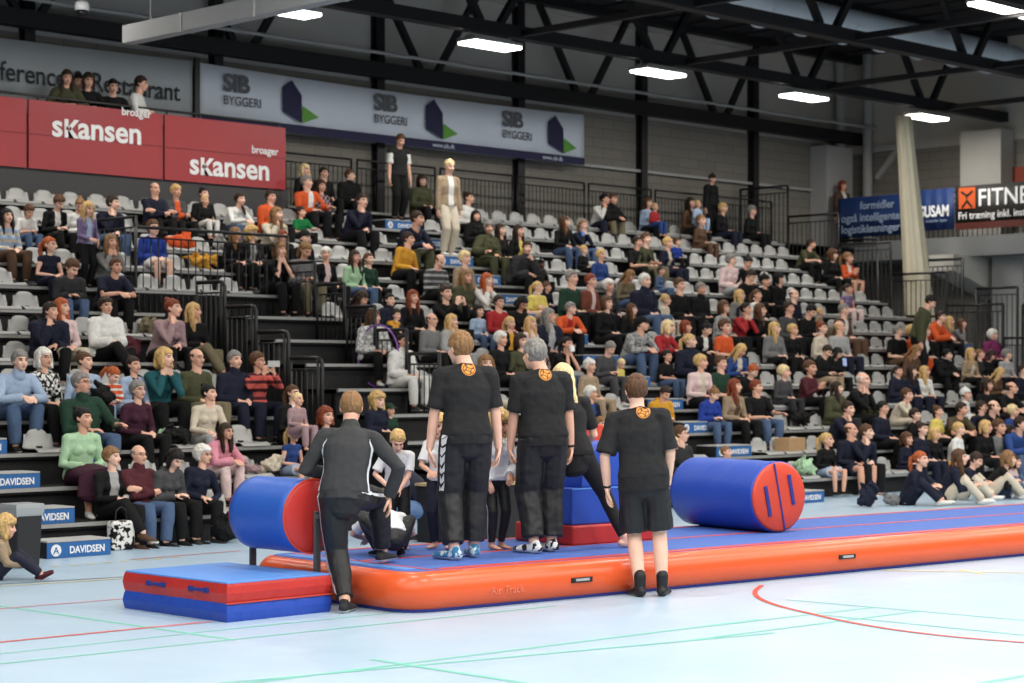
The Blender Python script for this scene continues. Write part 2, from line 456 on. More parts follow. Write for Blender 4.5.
# behind the top row
for X0 in [20.6 + 1.98 * i for i in range(7)]:
    rail('back_railing', lambda b: (bar_panel(b, (X0 + 0.05, 26.45), (X0 + 1.9, 26.45), 4.62, 4.62, 5.55, 0.10, 0.008, post=0.02)))
# right end, stepping down
for n in range(1, 14, 2):
    y, h = ROW_Y(n), ROW_H(n)
    rail('end_railing', lambda b: bar_panel(b, (34.1, y), (34.1, y + 1.28), h - 0.3, h - 0.3, h + 1.25, 0.11, 0.009, post=0.024))

# ------------------------------------------------------------------ press deck behind red boards
b = MB()
b.box(6, 20.5, 25.75, WY, 4.42, 4.78); b.box(6, 20.5, 25.70, 25.76, 4.30, 4.84)
tag(b.build('balcony_floor', M_DGREY), 'dark grey deck edge carrying the red advertising boards', 'balcony', kind='structure')
r = empty('balcony_railing', (13, 25.8, 4.8)); tag(r, 'thin black railing standing behind the red advertising boards', 'railing')
b = MB()
b.tube([(6, 25.84, 5.93), (20.45, 25.84, 5.93)], 0.02, 6)
for x in (9.0, 12.0, 14.0, 15.9, 18.2, 20.4): b.tube([(x, 25.84, 4.8), (x, 25.84, 5.93)], 0.018, 6)
o = b.build('rail', M_BLACK, r); o.location = (-13, -25.8, -4.8)
def red_board(x0, x1, txt, tx, tz, label):
    z0, z1 = 4.83, 5.84
    b = MB(); nx, nz = 24, 6
    r = bmesh.new()
    b.box(x0, x1, 25.66, 25.70, z0, z1)
    o = b.build('advertising_board', M_RED); tag(o, label, 'advertising board', 'red boards along the deck edge')
    f = MB(); f.box(x0, x1, 25.655, 25.66, (z0 + z1) / 2 - 0.006, (z0 + z1) / 2 + 0.006); f.build('seam', mat('dark_red_seam', (0.16, 0.012, 0.015, 1), 0.5), o)
    r.free()
    if txt:
        text_mesh('lettering', txt, 0.47, M_WHITE, o, 0.011, face_at(tx, 25.652, tz), sx=1.06)
        text_mesh('small_lettering', 'broager', 0.17, M_WHITE, o, 0.003, face_at(tx + 1.22, 25.652, tz + 0.42))
    return o
red_board(12.2, 15.60, 's\u0138ansen', 13.0, 4.97, 'red board cut off at the edge beside the first full sKansen board')
red_board(15.64, 18.00, 's\u0138ansen', 16.02, 5.34, 'red board with white sKansen lettering in its upper half')
red_board(18.04, 20.42, 's\u0138ansen', 18.50, 4.96, 'red board with white sKansen lettering along its lower edge')

# ------------------------------------------------------------------ long banners on the back wall
def banner(x0, x1, z0, z1, m, label, sag=0.05):
    b = MB(); n = 60; vs = []; Yb = WY - 0.34
    for i in range(n + 1):
        t = i / n; x = x0 + (x1 - x0) * t
        dz = -sag * math.sin(math.pi * t) ; w = 0.02 * math.sin(t * 37) + 0.012 * math.sin(t * 91)
        for zz in (z0, (z0 + z1) / 2, z1): vs.append((x, Yb + w * (0.4 if zz == z1 else 1), zz + dz))
    fs = []
    for i in range(n):
        for k in range(2):
            a = i * 3 + k; fs.append((a, a + 3, a + 4, a + 1))
    b.add(vs, fs)
    o = b.build('banner', m, smooth=True); md = o.modifiers.new('thick', 'SOLIDIFY'); md.thickness = 0.006
    tag(o, label, 'banner')
    return o
TY = WY - 0.385
sib = banner(19.56, 28.86, 6.02, 6.95, M_BANW, 'long white banner with three SIB BYGGERI logos on the back wall')
b = MB(); b.box(19.58, 28.84, TY - 0.004, TY, 5.95, 6.10); b.build('navy_border', M_NAVY, sib)
for x in (20.02, 23.34, 26.56):
    text_mesh('lettering', 'SIB', 0.40, M_TXG, sib, 0.016, face_at(x, TY - 0.006, 6.54), sx=1.08)
    text_mesh('lettering', 'BYGGERI', 0.215, M_TXG, sib, 0.002, face_at(x, TY - 0.006, 6.31), sx=0.93)
    h = MB(); q = x + 1.25
    h.add([(a, TY - 0.006, z) for a, z in ((q, 6.30), (q + 0.42, 6.14), (q + 0.42, 6.62), (q + 0.20, 6.86), (q, 6.72))], [(0, 1, 2, 3, 4)])
    h.build('house_mark', M_NAVY, sib)
    g = MB(); g.add([(a, TY - 0.007, z) for a, z in ((q + 0.43, 6.14), (q + 0.80, 6.27), (q + 0.43, 6.44))], [(0, 1, 2)]); g.build('green_mark', M_GREEN, sib)
text_mesh('small_lettering', 'www.sib.dk', 0.12, M_BANW, sib, 0.0, face_at(24.75, TY - 0.008, 5.985))
text_mesh('small_lettering', 'www.sib.dk', 0.12, M_BANW, sib, 0.0, face_at(27.65, TY - 0.008, 5.985))
conf = banner(11.2, 19.42, 5.86, 6.96, M_BANG, 'long grey banner reading Conference Restaurant behind the people on the red deck')
text_mesh('lettering', 'Conference & Restaurant', 0.42, M_TXD, conf, 0.003, face_at(19.15, TY - 0.006, 6.27), sx=0.92, align='RIGHT')
b = MB(); b.box(19.44, 19.54, WY - 0.40, WY - 0.36, 5.70, 7.02); tag(b.build('banner_pole', M_BLACK), 'black upright pole between the grey and the white long banners', 'pole')

# ------------------------------------------------------------------ hall services
b = MB(); n = 24
ctr = [(20.0, 21.0, 8.02), (34.9, 21.0, 8.02)]
b.tube([(17, 21.0, 8.08), (35.1, 21.0, 8.08)], 0.29, 28)
for x in [17.4 + 1.2 * i for i in range(15)]: b.tube([(x - 0.03, 21.0, 8.02), (x + 0.03, 21.0, 8.02)], 0.305, 28)
d = b.build('air_duct', M_DUCT, smooth=False); tag(d, 'big round galvanised air duct with a row of black holes under the roof', 'air duct')
for i in range(22):
    a = R(-62); x = 17.6 + i * 0.82
    h = MB(); h.tube([(x, 21.0 - 0.285 * math.cos(a), 8.02 + 0.285 * math.sin(a)), (x, 21.0 - 0.297 * math.cos(a), 8.02 + 0.297 * math.sin(a))], 0.045, 10)
    h.build('air_hole', M_HOLE, d)
A = Vector((at_Y(128, 21.8), 21.8, h_at(128, 35.5, 21.8)))
bx = MB(); bx.box(-0.09, 0.09, -9.5, 0.0, -0.115, 0.115); 
o = bx.build('metal_box_beam', M_GREY, bevel=0.006); o.location = A; tag(o, 'long pale metal box beam hanging over the red boards', 'box beam')
for k in range(6):
    f = MB(); f.box(-0.096, 0.096, -1.3 - k * 1.5, -1.26 - k * 1.5, -0.12, 0.12); f.build('joint_band', M_STEEL, o)
for k in range(4):
    f = MB(); f.tube([(0, -0.5 - k * 2.4, 0.11), (0, -0.5 - k * 2.4, ROOF - A.z)], 0.008, 6); f.build('hanging_wire', M_STEEL, o)
# camera dome
X = at_Y(82, 24.0); Z = h_at(82, 10.5, 24.0)
cd = empty('surveillance_camera', (X, 24.0, Z)); tag(cd, 'white dome security camera hanging over the red boards', 'camera')
def lathe(prof, n=20):
    vs = []; fs = []
    for (r_, z) in prof:
        for k in range(n): vs.append((r_ * math.cos(2 * math.pi * k / n), r_ * math.sin(2 * math.pi * k / n), z))
    for i in range(len(prof) - 1):
        for k in range(n): fs.append((i * n + k, i * n + (k + 1) % n, (i + 1) * n + (k + 1) % n, (i + 1) * n + k))
    fs.append(tuple(range(n))[::-1]); L = (len(prof) - 1) * n; fs.append(tuple(range(L, L + n)))
    return vs, fs
b = MB(); b.add(*lathe([(0.095, 0.0), (0.10, 0.04), (0.10, 0.10), (0.06, 0.13)])); b.build('housing', M_WHITE, cd, smooth=True)
b = MB(); b.add(*lathe([(0.01, -0.105), (0.05, -0.09), (0.08, -0.05), (0.088, 0.0)])); b.build('dome', mat('dark_glass_dome', (0.01, 0.01, 0.012, 1), 0.08), cd, smooth=True)
b = MB(); b.tube([(0, 0, 0.12), (0, 0, ROOF - Z)], 0.02, 8); b.build('hanging_rod', M_WHITE, cd)

# corner pipes and box
for k, (X, Yp) in enumerate(((37.6, 26.95), (37.95, 26.45))):
    b = MB(); b.tube([(X, Yp, 7.01 if k == 0 else 4.75), (X, Yp, ROOF - 0.01)], 0.11, 14)
    tag(b.build('drain_pipe', M_GREY), ['grey vertical pipe standing nearer the back stand railing', 'grey vertical pipe beside the pale corner casing arm'][k], 'pipe')
b = MB(); b.box(36.75, 37.75, 26.72, 27.18, 0, 7.0)
tag(b.build('corner_casing', M_GREY), 'pale grey box casing at the foot of the grey pipes', 'casing')
b = MB(); b.box(37.96, 38.1, 25.6, 26.3, 6.9, 7.05); b.beam((38.04, 25.7, 6.9), (38.04, 26.25, 6.3), 0.11, 0.11)
tag(b.build('bracket_arm', M_GREY), 'grey bracket arm reaching from the pale box casing', 'bracket')

# ------------------------------------------------------------------ balcony along the end wall
BX = 36.5
b = MB(); b.box(BX, EX, 8, 26.2, 4.32, 4.74)
tag(b.build('balcony_slab', M_SLAB), 'grey concrete balcony slab along the end wall', 'balcony', kind='structure')
b = MB(); b.box(EX - 0.05, EX, 10, 27, 5.62, 5.92); tag(b.build('trim_3', M_PALE), kind='structure')
b = MB(); b.box(EX - 0.06, EX, 8, 22.9, 5.95, 6.3); tag(b.build('trim_4', mat('red_wall_band', (0.30, 0.05, 0.025, 1), 0.6)), kind='structure')
b = MB(); b.box(EX - 0.55, EX, 22.75, 23.75, 4.7, 7.1); tag(b.build('column', M_PALE), kind='structure')
b = MB(); b.box(EX - 0.9, EX - 0.3, 22.0, 22.75, 0, 4.33); tag(b.build('column', M_GREY), kind='structure')
b = MB()
pf = [(BX - 0.55, 4.0), (BX - 0.55, 4.34), (EX, 4.34), (EX, 3.45), (BX + 0.4, 3.75)]
vs = [(x, y, z) for y in (22.9, 23.5) for x, z in pf]; n = 5
b.add(vs, [(0, 1, 2, 3, 4), (9, 8, 7, 6, 5)] + [(i, i + n, (i + 1) % n + n, (i + 1) % n) for i in range(n)])
tag(b.build('balcony_bracket', M_PALE), 'pale haunched beam carrying the end wall balcony slab', 'beam', kind='structure')
br = empty('balcony_railing', (BX, 17, 4.74)); tag(br, 'black barred railing along the end wall balcony', 'railing')
b = MB(); bar_panel(b, (BX + 0.06, 8), (BX + 0.06, 26.2), 4.74, 4.74, 5.7, 0.12, 0.010)
o = b.build('rail', M_BLACK, br, smooth=True); o.location = (-BX, -17, -4.74)
M_BB = mat('blue_banner_cloth', (0.010, 0.030, 0.12, 1), 0.6, bump=0.2, bump_scale=2)
M_BK = mat('black_banner_cloth', (0.014, 0.012, 0.011, 1), 0.6)
M_ORG = mat('orange_print', (0.60, 0.10, 0.02, 1), 0.6)
M_BRD = mat('dark_red_print', (0.09, 0.018, 0.012, 1), 0.6)
M_BTX = mat('pale_blue_print', (0.30, 0.38, 0.52, 1), 0.7)
def end_banner(ya, yb, z0, z1, m, label):
    b = MB(); n = 20; vs = []
    for i in range(n + 1):
        t = i / n; y = ya + (yb - ya) * t; w = 0.015 * math.sin(t * 21)
        for z in (z0, z1): vs.append((BX - 0.03 + w, y, z))
    b.add(vs, [(2 * i, 2 * i + 2, 2 * i + 3, 2 * i + 1) for i in range(n)])
    o = b.build('banner', m, smooth=True); md = o.modifiers.new('thick', 'SOLIDIFY'); md.thickness = 0.01
    return tag(o, label, 'banner')
q = BX - 0.06
e1 = end_banner(26.2, 24.15, 4.86, 5.74, M_BB, 'dark blue banner with three lines of pale writing beside the cream curtain')
for k, (t_, z) in enumerate((('formidler', 5.46), ('også intelligente', 5.20), ('logistikløsninger', 4.95))):
    text_mesh('lettering', t_, 0.25, M_BTX, e1, 0.003, end_at(q, (25.6, 26.1, 26.1)[k], z), sx=0.95)
e2 = end_banner(24.12, 23.22, 4.90, 5.78, M_BB, 'blue banner reading SUSAM between the cream curtain and the black fitness banner')
text_mesh('lettering', 'SUSAM', 0.33, M_WHITE, e2, 0.009, end_at(q, 24.05, 5.20), sx=0.72)
text_mesh('small_lettering', 'vi samler byen', 0.09, M_BTX, e2, 0.0, end_at(q, 23.9, 5.08))
e3 = end_banner(23.18, 19.6, 4.88, 5.80, M_BK, 'black banner with white FITNESS lettering and an orange figure mark')
b = MB(); b.box(q - 0.005, q, 22.68, 23.08, 5.32, 5.76); b.build('orange_mark', M_ORG, e3)
b = MB()
for a_, c_ in (((22.88, 5.62), (22.88, 5.48)), ((22.88, 5.58), (22.74, 5.68)), ((22.88, 5.58), (23.02, 5.68)), ((22.88, 5.48), (22.76, 5.34)), ((22.88, 5.48), (23.0, 5.34))):
    b.beam((q - 0.008, *a_), (q - 0.008, *c_), 0.01, 0.05)
b.build('figure_mark', M_BK, e3)
text_mesh('lettering', 'FITNESS', 0.50, M_WHITE, e3, 0.006, end_at(q, 22.63, 5.36), sx=0.93)
text_mesh('small_lettering', 'Fri træning inkl. instruktion', 0.215, M_WHITE, e3, 0.002, end_at(q, 23.1, 5.10), sx=0.93)
b = MB(); b.box(q - 0.004, q, 19.62, 23.17, 4.88, 5.02); b.build('dark_red_border', M_BRD, e3)
# gathered cream curtain hanging at a slant
b = MB(); N = 40; vs = []; prof = []
Yc = 22.9
for j in range(15):
    t = j / 14; z = 7.05 - t * 6.3
    px = 903.5 + 26 * t; w = 0.20 + 0.30 * t ** 1.2
    y = Yc - 0.15 * t; x = at_Y(px, y)
    for k in range(N):
        a = 2 * math.pi * k / N; rr = w * (1 + 0.10 * math.sin(9 * a + 1.5 * t))
        vs.append((x + rr * math.cos(a) * 0.75, y + rr * math.sin(a) * 0.75, z))
fs = [(j * N + k, j * N + (k + 1) % N, (j + 1) * N + (k + 1) % N, (j + 1) * N + k) for j in range(14) for k in range(N)]
fs += [tuple(range(N))[::-1], tuple(range(14 * N, 15 * N))]
b.add(vs, fs)
o = b.build('gathered_curtain', mat('cream_curtain_cloth', (0.70, 0.64, 0.48, 1), 0.8, noise_amt=0.08, noise_scale=4), smooth=True)
tag(o, 'gathered cream divider curtain hanging at a slant past the end of the stand', 'curtain')
b = MB(); b.tube([(vs[9 * N + k][0] * 1.0, vs[9 * N + k][1], vs[9 * N + k][2]) for k in list(range(0, N, 2)) + [0]], 0.03, 6); b.build('tie_strap', M_BLACK, o)
# tall barriers stored under the balcony
bi = 0
for (x, ytop, ybot, Yb) in ((876, 240, 296, 24.6), (935, 258, 318, 22.6), (980, 286, 352, 21.4), (1012, 302, 372, 20.4)):
    Xb = at_Y(x, Yb); zt = h_at(x, ytop, Yb)
    b = MB(); bar_panel(b, (35.3 + .12 * bi, Yb + 0.7), (35.3 + .12 * bi, Yb - 0.25), 0.0, 0.0, zt, 0.11, 0.010, post=0.03)
    o = b.build('crowd_barrier', M_BLACK, smooth=True)
    lab = ['tall black barred barrier just in front of the blue writing banner', 'tall black barred barrier in front of the cream curtain foot',
           'tall black barred barrier in front of the pale balcony column', 'tall black barred barrier at the stand corner behind the magenta jacket'][bi]; bi += 1
    tag(o, lab, 'barrier', 'black barriers beyond the stand end')
# ------------------------------------------------------------------ figures
V3 = Vector
def basis(d, ref):
    d = d.normalized(); s = (ref - d * ref.dot(d))
    if s.length < 1e-5: s = V3((0, 1, 0)) - d * d.y
    s.normalize(); return d, s, d.cross(s)
class Prims:
    def __init__(s): s.v = []; s.f = []
    def add(s, vs, fs):
        o = len(s.v); s.v += [tuple(p) for p in vs]; s.f += [tuple(i + o for i in f) for f in fs]
    def sweep(s, pts, rad, side=None, n=12, cap=True):
        pts = [V3(p) for p in pts]; rad = [(r, r) if not isinstance(r, (tuple, list)) else r for r in rad]
        m = len(pts); rings = []
        for i in range(m):
            if i == 0: d = pts[1] - pts[0]
            elif i == m - 1: d = pts[-1] - pts[-2]
            else: d = (pts[i] - pts[i - 1]).normalized() + (pts[i + 1] - pts[i]).normalized()
            ref = side if side is not None else V3((1, 0.13, 0.07))
            if side is None and abs(d.normalized().dot(ref.normalized())) > 0.92: ref = V3((0.1, 1, 0.2))
            d, a, b = basis(d, V3(ref)); rings.append((pts[i], d, a, b, rad[i]))
        out = []
        if cap:
            p, d, a, b, r = rings[0]; rr = min(r)
            for k in (0.35, 0.75): out.append((p - d * rr * math.cos(math.asin(k)), a, b, (r[0] * k, r[1] * k)))
        for p, d, a, b, r in rings: out.append((p, a, b, r))
        if cap:
            p, d, a, b, r = rings[-1]; rr = min(r)
            for k in (0.75, 0.35): out.append((p + d * rr * math.cos(math.asin(k)), a, b, (r[0] * k, r[1] * k)))
        vs = []
        for p, a, b, r in out:
            for k in range(n):
                t = 2 * math.pi * k / n; vs.append(p + a * (r[0] * math.cos(t)) + b * (r[1] * math.sin(t)))
        fs = [(i * n + k, i * n + (k + 1) % n, (i + 1) * n + (k + 1) % n, (i + 1) * n + k) for i in range(len(out) - 1) for k in range(n)]
        fs.append(tuple(range(n))[::-1]); L = (len(out) - 1) * n; fs.append(tuple(range(L, L + n)))
        s.add(vs, fs)
    def ball(s, c, r, M=None, n=14, m=9):
        c = V3(c); r = (r, r, r) if not isinstance(r, (tuple, list)) else r
        vs = []; 
        for j in range(1, m):
            ph = math.pi * j / m
            for k in range(n):
                t = 2 * math.pi * k / n
                q = V3((r[0] * math.sin(ph) * math.cos(t), r[1] * math.sin(ph) * math.sin(t), r[2] * math.cos(ph)))
                vs.append((M @ q if M is not None else q) + c)
        top = V3((0, 0, r[2])); bot = -top
        vs += [(M @ top if M is not None else top) + c, (M @ bot if M is not None else bot) + c]
        N = len(vs)
        fs = [(j * n + k, (j + 1) * n + k, (j + 1) * n + (k + 1) % n, j * n + (k + 1) % n) for j in range(m - 2) for k in range(n)]
        fs += [(N - 2, k, (k + 1) % n) for k in range(n)]
        L = (m - 2) * n; fs += [(N - 1, L + (k + 1) % n, L + k) for k in range(n)]
        s.add(vs, fs)
def remesh(name, P, vox, smooth=3, fac=0.5, wrinkle=0.0, wscale=9.0, seed=0):
    me = bpy.data.meshes.new('tmp_fig'); me.from_pydata(P.v, [], P.f)
    bm = bmesh.new(); bm.from_mesh(me); bmesh.ops.recalc_face_normals(bm, faces=bm.faces); bm.to_mesh(me); bm.free()
    o = bpy.data.objects.new('tmp_fig', me); COL.objects.link(o)
    md = o.modifiers.new('r', 'REMESH'); md.mode = 'VOXEL'; md.voxel_size = vox; md.use_smooth_shade = True
    if smooth: ms = o.modifiers.new('s', 'SMOOTH'); ms.factor = fac; ms.iterations = smooth
    dg = bpy.context.evaluated_depsgraph_get()
    out = bpy.data.meshes.new_from_object(o.evaluated_get(dg))
    bpy.data.objects.remove(o); bpy.data.meshes.remove(me)
    out.name = name
    if wrinkle:
        off = V3((seed * 3.1, seed * 1.7, 0)); n = len(out.vertices)
        co = np.empty(n * 3); out.vertices.foreach_get('co', co); nr = np.empty(n * 3); out.vertices.foreach_get('normal', nr)
        co = co.reshape(-1, 3); nr = nr.reshape(-1, 3); w = np.empty(n)
        for i in range(n):
            q = V3(co[i]) * wscale + off
            w[i] = noise.noise(V3((q.x * 0.8 + q.z * 0.5, q.y, q.z * 0.55))) + 0.5 * noise.noise(q * 2.3)
        out.vertices.foreach_set('co', (co + nr * (w * wrinkle)[:, None]).ravel())
    out.update()
    return out

def rotv(rx=0, ry=0, rz=0): return Euler((R(rx), R(ry), R(rz)), 'XYZ').to_matrix()
def ik(a, t, l1, l2, pole):
    """joint between a and t; returns (joint, end)"""
    a = V3(a); t = V3(t); d = t - a; L = d.length
    if L > (l1 + l2) * 0.999: t = a + d * ((l1 + l2) * 0.999 / L); d = t - a; L = d.length
    x = (l1 * l1 - l2 * l2 + L * L) / (2 * L); h = math.sqrt(max(l1 * l1 - x * x, 0))
    dn = d / L; p = V3(pole); p = p - dn * p.dot(dn)
    if p.length < 1e-5: p = V3((0, -1, 0))
    return a + dn * x + p.normalized() * h, t

# body measures: adult male, adult female
DIM = {
 'm': dict(sh=.185, hipw=.09, tor=[(.13, .105), (.168, .122), (.152, .108), (.172, .118), (.124, .084), (.062, .062)], arm=[.051, .044, .039, .029], leg=[.088, .072, .056, .058, .040], neck=.057, bust=0),
 'f': dict(sh=.163, hipw=.092, tor=[(.135, .108), (.175, .126), (.136, .098), (.152, .106), (.108, .074), (.050, .052)], arm=[.046, .040, .035, .025], leg=[.090, .070, .052, .053, .036], neck=.047, bust=.055),
}
UA, FA, HA, TH, SN = .285, .25, .18, .435, .415
def pose(**k):
    """joints of a figure facing -Y; a is its left (+X), b its right (-X)"""
    D = DIM[k.get('sex', 'm')]
    J = dict(D=D, hs=k.get('hs', 1.0), butt=k.get('butt', .05 if k.get('pel', (0, 0, .1))[2] < .5 else .028))
    pel = V3(k.get('pel', (0, 0, .10)))
    seated = pel.z < .5 and 'ana' not in k
    la, ls, tw = k.get('lean', 0) - (8 if seated else 0), k.get('side', 0), k.get('twist', 0)
    curve = k.get('curve', 17 if seated else 8)
    M0 = rotv(la, ls, k.get('hiptwist', 0)); M1 = rotv(la + curve, ls, tw); 
    sp = [pel + M0 @ V3((0, 0, -.075)), pel.copy(), pel + M0 @ V3((0, 0, .16))]
    sp.append(sp[2] + M1 @ V3((0, -.005, .17))); M2 = rotv(la + curve * 1.6, ls, tw)
    sp.append(sp[3] + M2 @ V3((0, 0.005, .125))); sp.append(sp[4] + M2 @ V3((0, -.004, .05)))
    J['sp'] = sp; J['side'] = [M0 @ V3((1, 0, 0))] * 2 + [(M0 @ V3((1, 0, 0)) + M1 @ V3((1, 0, 0))).normalized()] + [M2 @ V3((1, 0, 0))] * 3
    nb = sp[5]
    H = rotv(k.get('pitch', 0), k.get('roll', 0), k.get('yaw', 0))
    J['H'] = H; J['nb'] = nb
    hb = rotv(la * .5 + k.get('pitch', 0) * .55, ls * .6, 0)
    J['head'] = nb + hb @ V3((0, -.018, .105 + .062 * J['hs'])) + V3(k.get('hoff', (0, 0, 0)))
    J['M2'] = M2
    for s, sg in (('a', 1), ('b', -1)):
        sh = sp[4] + M2 @ V3((sg * D['sh'], 0.0, -.026 + k.get('shrug', 0)))
        wt = k.get('w' + s, (sg * .1, -.3, .2)); 
        el, wr = ik(sh, wt, UA, FA, k.get('ep' + s, (sg * .6, .5, -.6)))
        J['sh' + s] = sh; J['el' + s] = el; J['wr' + s] = wr
        hd = k.get('hd' + s); J['hd' + s] = V3(hd).normalized() if hd else (wr - el).normalized()
        J['pn' + s] = V3(k.get('pn' + s, (sg * -.3, 0, -1)))
        J['cu' + s] = k.get('cu' + s, 30)
        hp = pel + M0 @ V3((sg * D['hipw'], 0, -.015))
        at = k.get('an' + s, (sg * .11, -.42, -.27))
        kn, an = ik(hp, at, TH, SN, k.get('kp' + s, (sg * .15, -.8, .8)))
        J['hp' + s] = hp; J['kn' + s] = kn; J['an' + s] = an
        J['ft' + s] = V3(k.get('ft' + s, (sg * .25, -1, 0))).normalized()
    return J

def hand_prims(P, wr, d, pn, sg, curl, k=1.0):
    """palm, four fingers and a thumb; d points along the hand, pn out of the palm"""
    d, pn, sd = basis(d, pn)          # sd = d x pn
    sd = sd * sg
    P.sweep([wr - d * .01, wr + d * .035 * k, wr + d * .085 * k], [(.026 * k, .019 * k), (.037 * k, .016 * k), (.040 * k, .014 * k)], side=sd, n=10)
    for i, (off, L) in enumerate(((.031, .070), (.0105, .080), (-.0105, .074), (-.030, .058))):
        b0 = wr + d * .083 * k + sd * off * k; c = R(curl * (0.8 + .12 * i)); q = [b0]; dd = d + sd * off * 1.2
        dd.normalize()
        for j, f in enumerate((.45, .32, .25)):
            ang = c * (.6, 1.0, .8)[j]
            dd = (dd * math.cos(ang) + pn * math.sin(ang)).normalized(); q.append(q[-1] + dd * L * f * k)
        P.sweep(q, [.0092 * k, .0088 * k, .0080 * k, .0066 * k], n=8)
    t0 = wr + d * .022 * k + sd * .030 * k; t1 = t0 + (d * .55 + sd * .6 + pn * .35).normalized() * .042 * k
    t2 = t1 + (d * .8 + sd * .25 + pn * .45).normalized() * .032 * k; t3 = t2 + (d * .9 + pn * .4).normalized() * .024 * k
    P.sweep([t0, t1, t2, t3], [.0135 * k, .0115 * k, .0098 * k, .0078 * k], n=8)

def head_prims(P, J):
    c, H, k = J['head'], J['H'], J['hs']
    q = lambda x, y, z: c + H @ (V3((x, y, z)) * k)
    rr = lambda *r: tuple(v * k for v in r)
    P.ball(q(0, .018, .028), rr(.0745, .093, .088), H, 20, 14)
    P.ball(q(0, -.028, -.030), rr(.062, .066, .080), H, 18, 12)
    P.ball(q(0, -.048, -.078), rr(.042, .038, .030), H)
    P.ball(q(0, -.070, -.094), rr(.022, .018, .018), H)
    P.sweep([q(0, -.090, .014), q(0, -.099, -.008), q(0, -.108, -.028)], rr(.009, .011, .0145), n=8)
    P.ball(q(.012, -.098, -.031), .009 * k); P.ball(q(-.012, -.098, -.031), .009 * k)
    P.sweep([q(-.040, -.073, .030), q(0, -.087, .033), q(.040, -.073, .030)], rr(.010, .012, .010), n=8)
    P.ball(q(.036, -.064, -.026), rr(.024, .022, .022), H); P.ball(q(-.036, -.064, -.026), rr(.024, .022, .022), H)
    P.sweep([q(-.020, -.086, -.060), q(0, -.094, -.058), q(.020, -.086, -.060)], rr(.006, .008, .006), n=8)
    P.sweep([q(-.017, -.085, -.067), q(0, -.093, -.068), q(.017, -.085, -.067)], rr(.006, .0085, .006), n=8)
    for s in (-1, 1):
        P.ball(q(s * .077, .012, -.006), rr(.009, .019, .032), H @ rotv(0, s * 8, -s * 18))
        P.ball(q(s * .074, .006, -.012), rr(.012, .012, .018), H)
    nk = J['D']['neck'] * (0.9 if k > 1.1 else 1)
    P.sweep([J['nb'] - (J['head'] - J['nb']).normalized() * .05, J['nb'] + (J['head'] - J['nb']) * .3, c + H @ (V3((0, .022, -.05)) * k)], [nk * 1.12, nk, nk * .98], n=14)

def torso_prims(P, J, inf=0.0, hem=0, belly=0.0, flare=0.0, neck=1.0):
    D = J['D']; sp = J['sp']; pts = []; rad = []; sd = J['side']
    for i in range(hem, 6):
        a, b = D['tor'][i]; e = inf
        if i == 5: e = inf * .45 * neck
        if i <= 1: e = inf + flare
        bb = belly * (.6, .9, 1.0, .4, 0, 0)[i]
        pts.append((sp[i] + (J['M2'] @ V3((0, -bb * .5, 0)))) if i else sp[i]); rad.append((a + e + bb * .3, b + e + bb * .5))
    # loft with a side axis per ring
    m = len(pts); vs = []; n = 20; rings = []
    for i in range(m):
        d = pts[min(i + 1, m - 1)] - pts[max(i - 1, 0)]
        d, a, b = basis(d, sd[i + hem]); rings.append((pts[i], d, a, b, rad[i]))
    full = [(rings[0][0] - rings[0][1] * .02, rings[0][2], rings[0][3], (rings[0][4][0] * .7, rings[0][4][1] * .7))]
    for i in range(m):
        full.append((rings[i][0], rings[i][2], rings[i][3], rings[i][4]))
        if i < m - 1:
            r0, r1 = rings[i], rings[i + 1]; t = .5
            w = .5 if i + hem < 4 else .40
            full.append(((r0[0] + r1[0]) / 2, (r0[2] + r1[2]).normalized(), (r0[3] + r1[3]).normalized(), tuple(r0[4][j] * w + r1[4][j] * (1 - w) for j in (0, 1))))
    full.append((rings[-1][0] + rings[-1][1] * .012, rings[-1][2], rings[-1][3], (rings[-1][4][0] * .6, rings[-1][4][1] * .6)))
    for p, a, b, r in full:
        for k in range(n):
            t = 2 * math.pi * k / n; ct, st = math.cos(t), math.sin(t)
            f = lambda v: math.copysign(abs(v) ** .85, v)
            vs.append(p + a * r[0] * f(ct) + b * r[1] * f(st))
    fs = [(i * n + k, i * n + (k + 1) % n, (i + 1) * n + (k + 1) % n, (i + 1) * n + k) for i in range(len(full) - 1) for k in range(n)]
    fs.append(tuple(range(n))[::-1]); L = (len(full) - 1) * n; fs.append(tuple(range(L, L + n)))
    P.add(vs, fs)
    for s, sg in (('a', 1), ('b', -1)):          # shoulder slope and deltoid
        P.sweep([sp[5] - J['M2'] @ V3((0, 0, .035)), J['sh' + s] + J['M2'] @ V3((0, 0, .004))], [(.040 + inf * .6, .045 + inf * .6), (.050 + inf, .052 + inf)], n=10)
        if D['bust']:
            c = sp[3] + J['M2'] @ V3((sg * .068, -D['tor'][3][1] * .72, .0)); P.ball(c, D['bust'] + inf * .8)
        if hem == 0:
            P.ball(J['sp'][1] + V3((sg * .075, J['butt'], -.02)), .085 + inf)
def arm_prims(P, J, s, inf=0.0, upto=1.0, loose=0.0):
    a = J['D']['arm']; sh, el, wr = J['sh' + s], J['el' + s], J['wr' + s]
    if upto >= 1:
        w2 = el + (wr - el) * min(1.0, upto - 1.0) if upto < 2 else wr
        pts = [sh, sh.lerp(el, .5), el]; rad = [a[0] + inf, a[1] + inf, a[2] + inf * 1.1]
        if upto > 1.05:
            pts += [el.lerp(w2, .4), w2]; f = upto - 1
            rad += [a[2] * .98 + inf, a[2] * (1 - f) + a[3] * f + inf + loose]
    else:
        pts = [sh, sh.lerp(el, upto * .5), sh.lerp(el, upto)]; rad = [a[0] + inf, a[1] + inf + loose * .5, a[1] + inf + loose]
    P.sweep(pts, rad, n=14, cap=inf == 0)
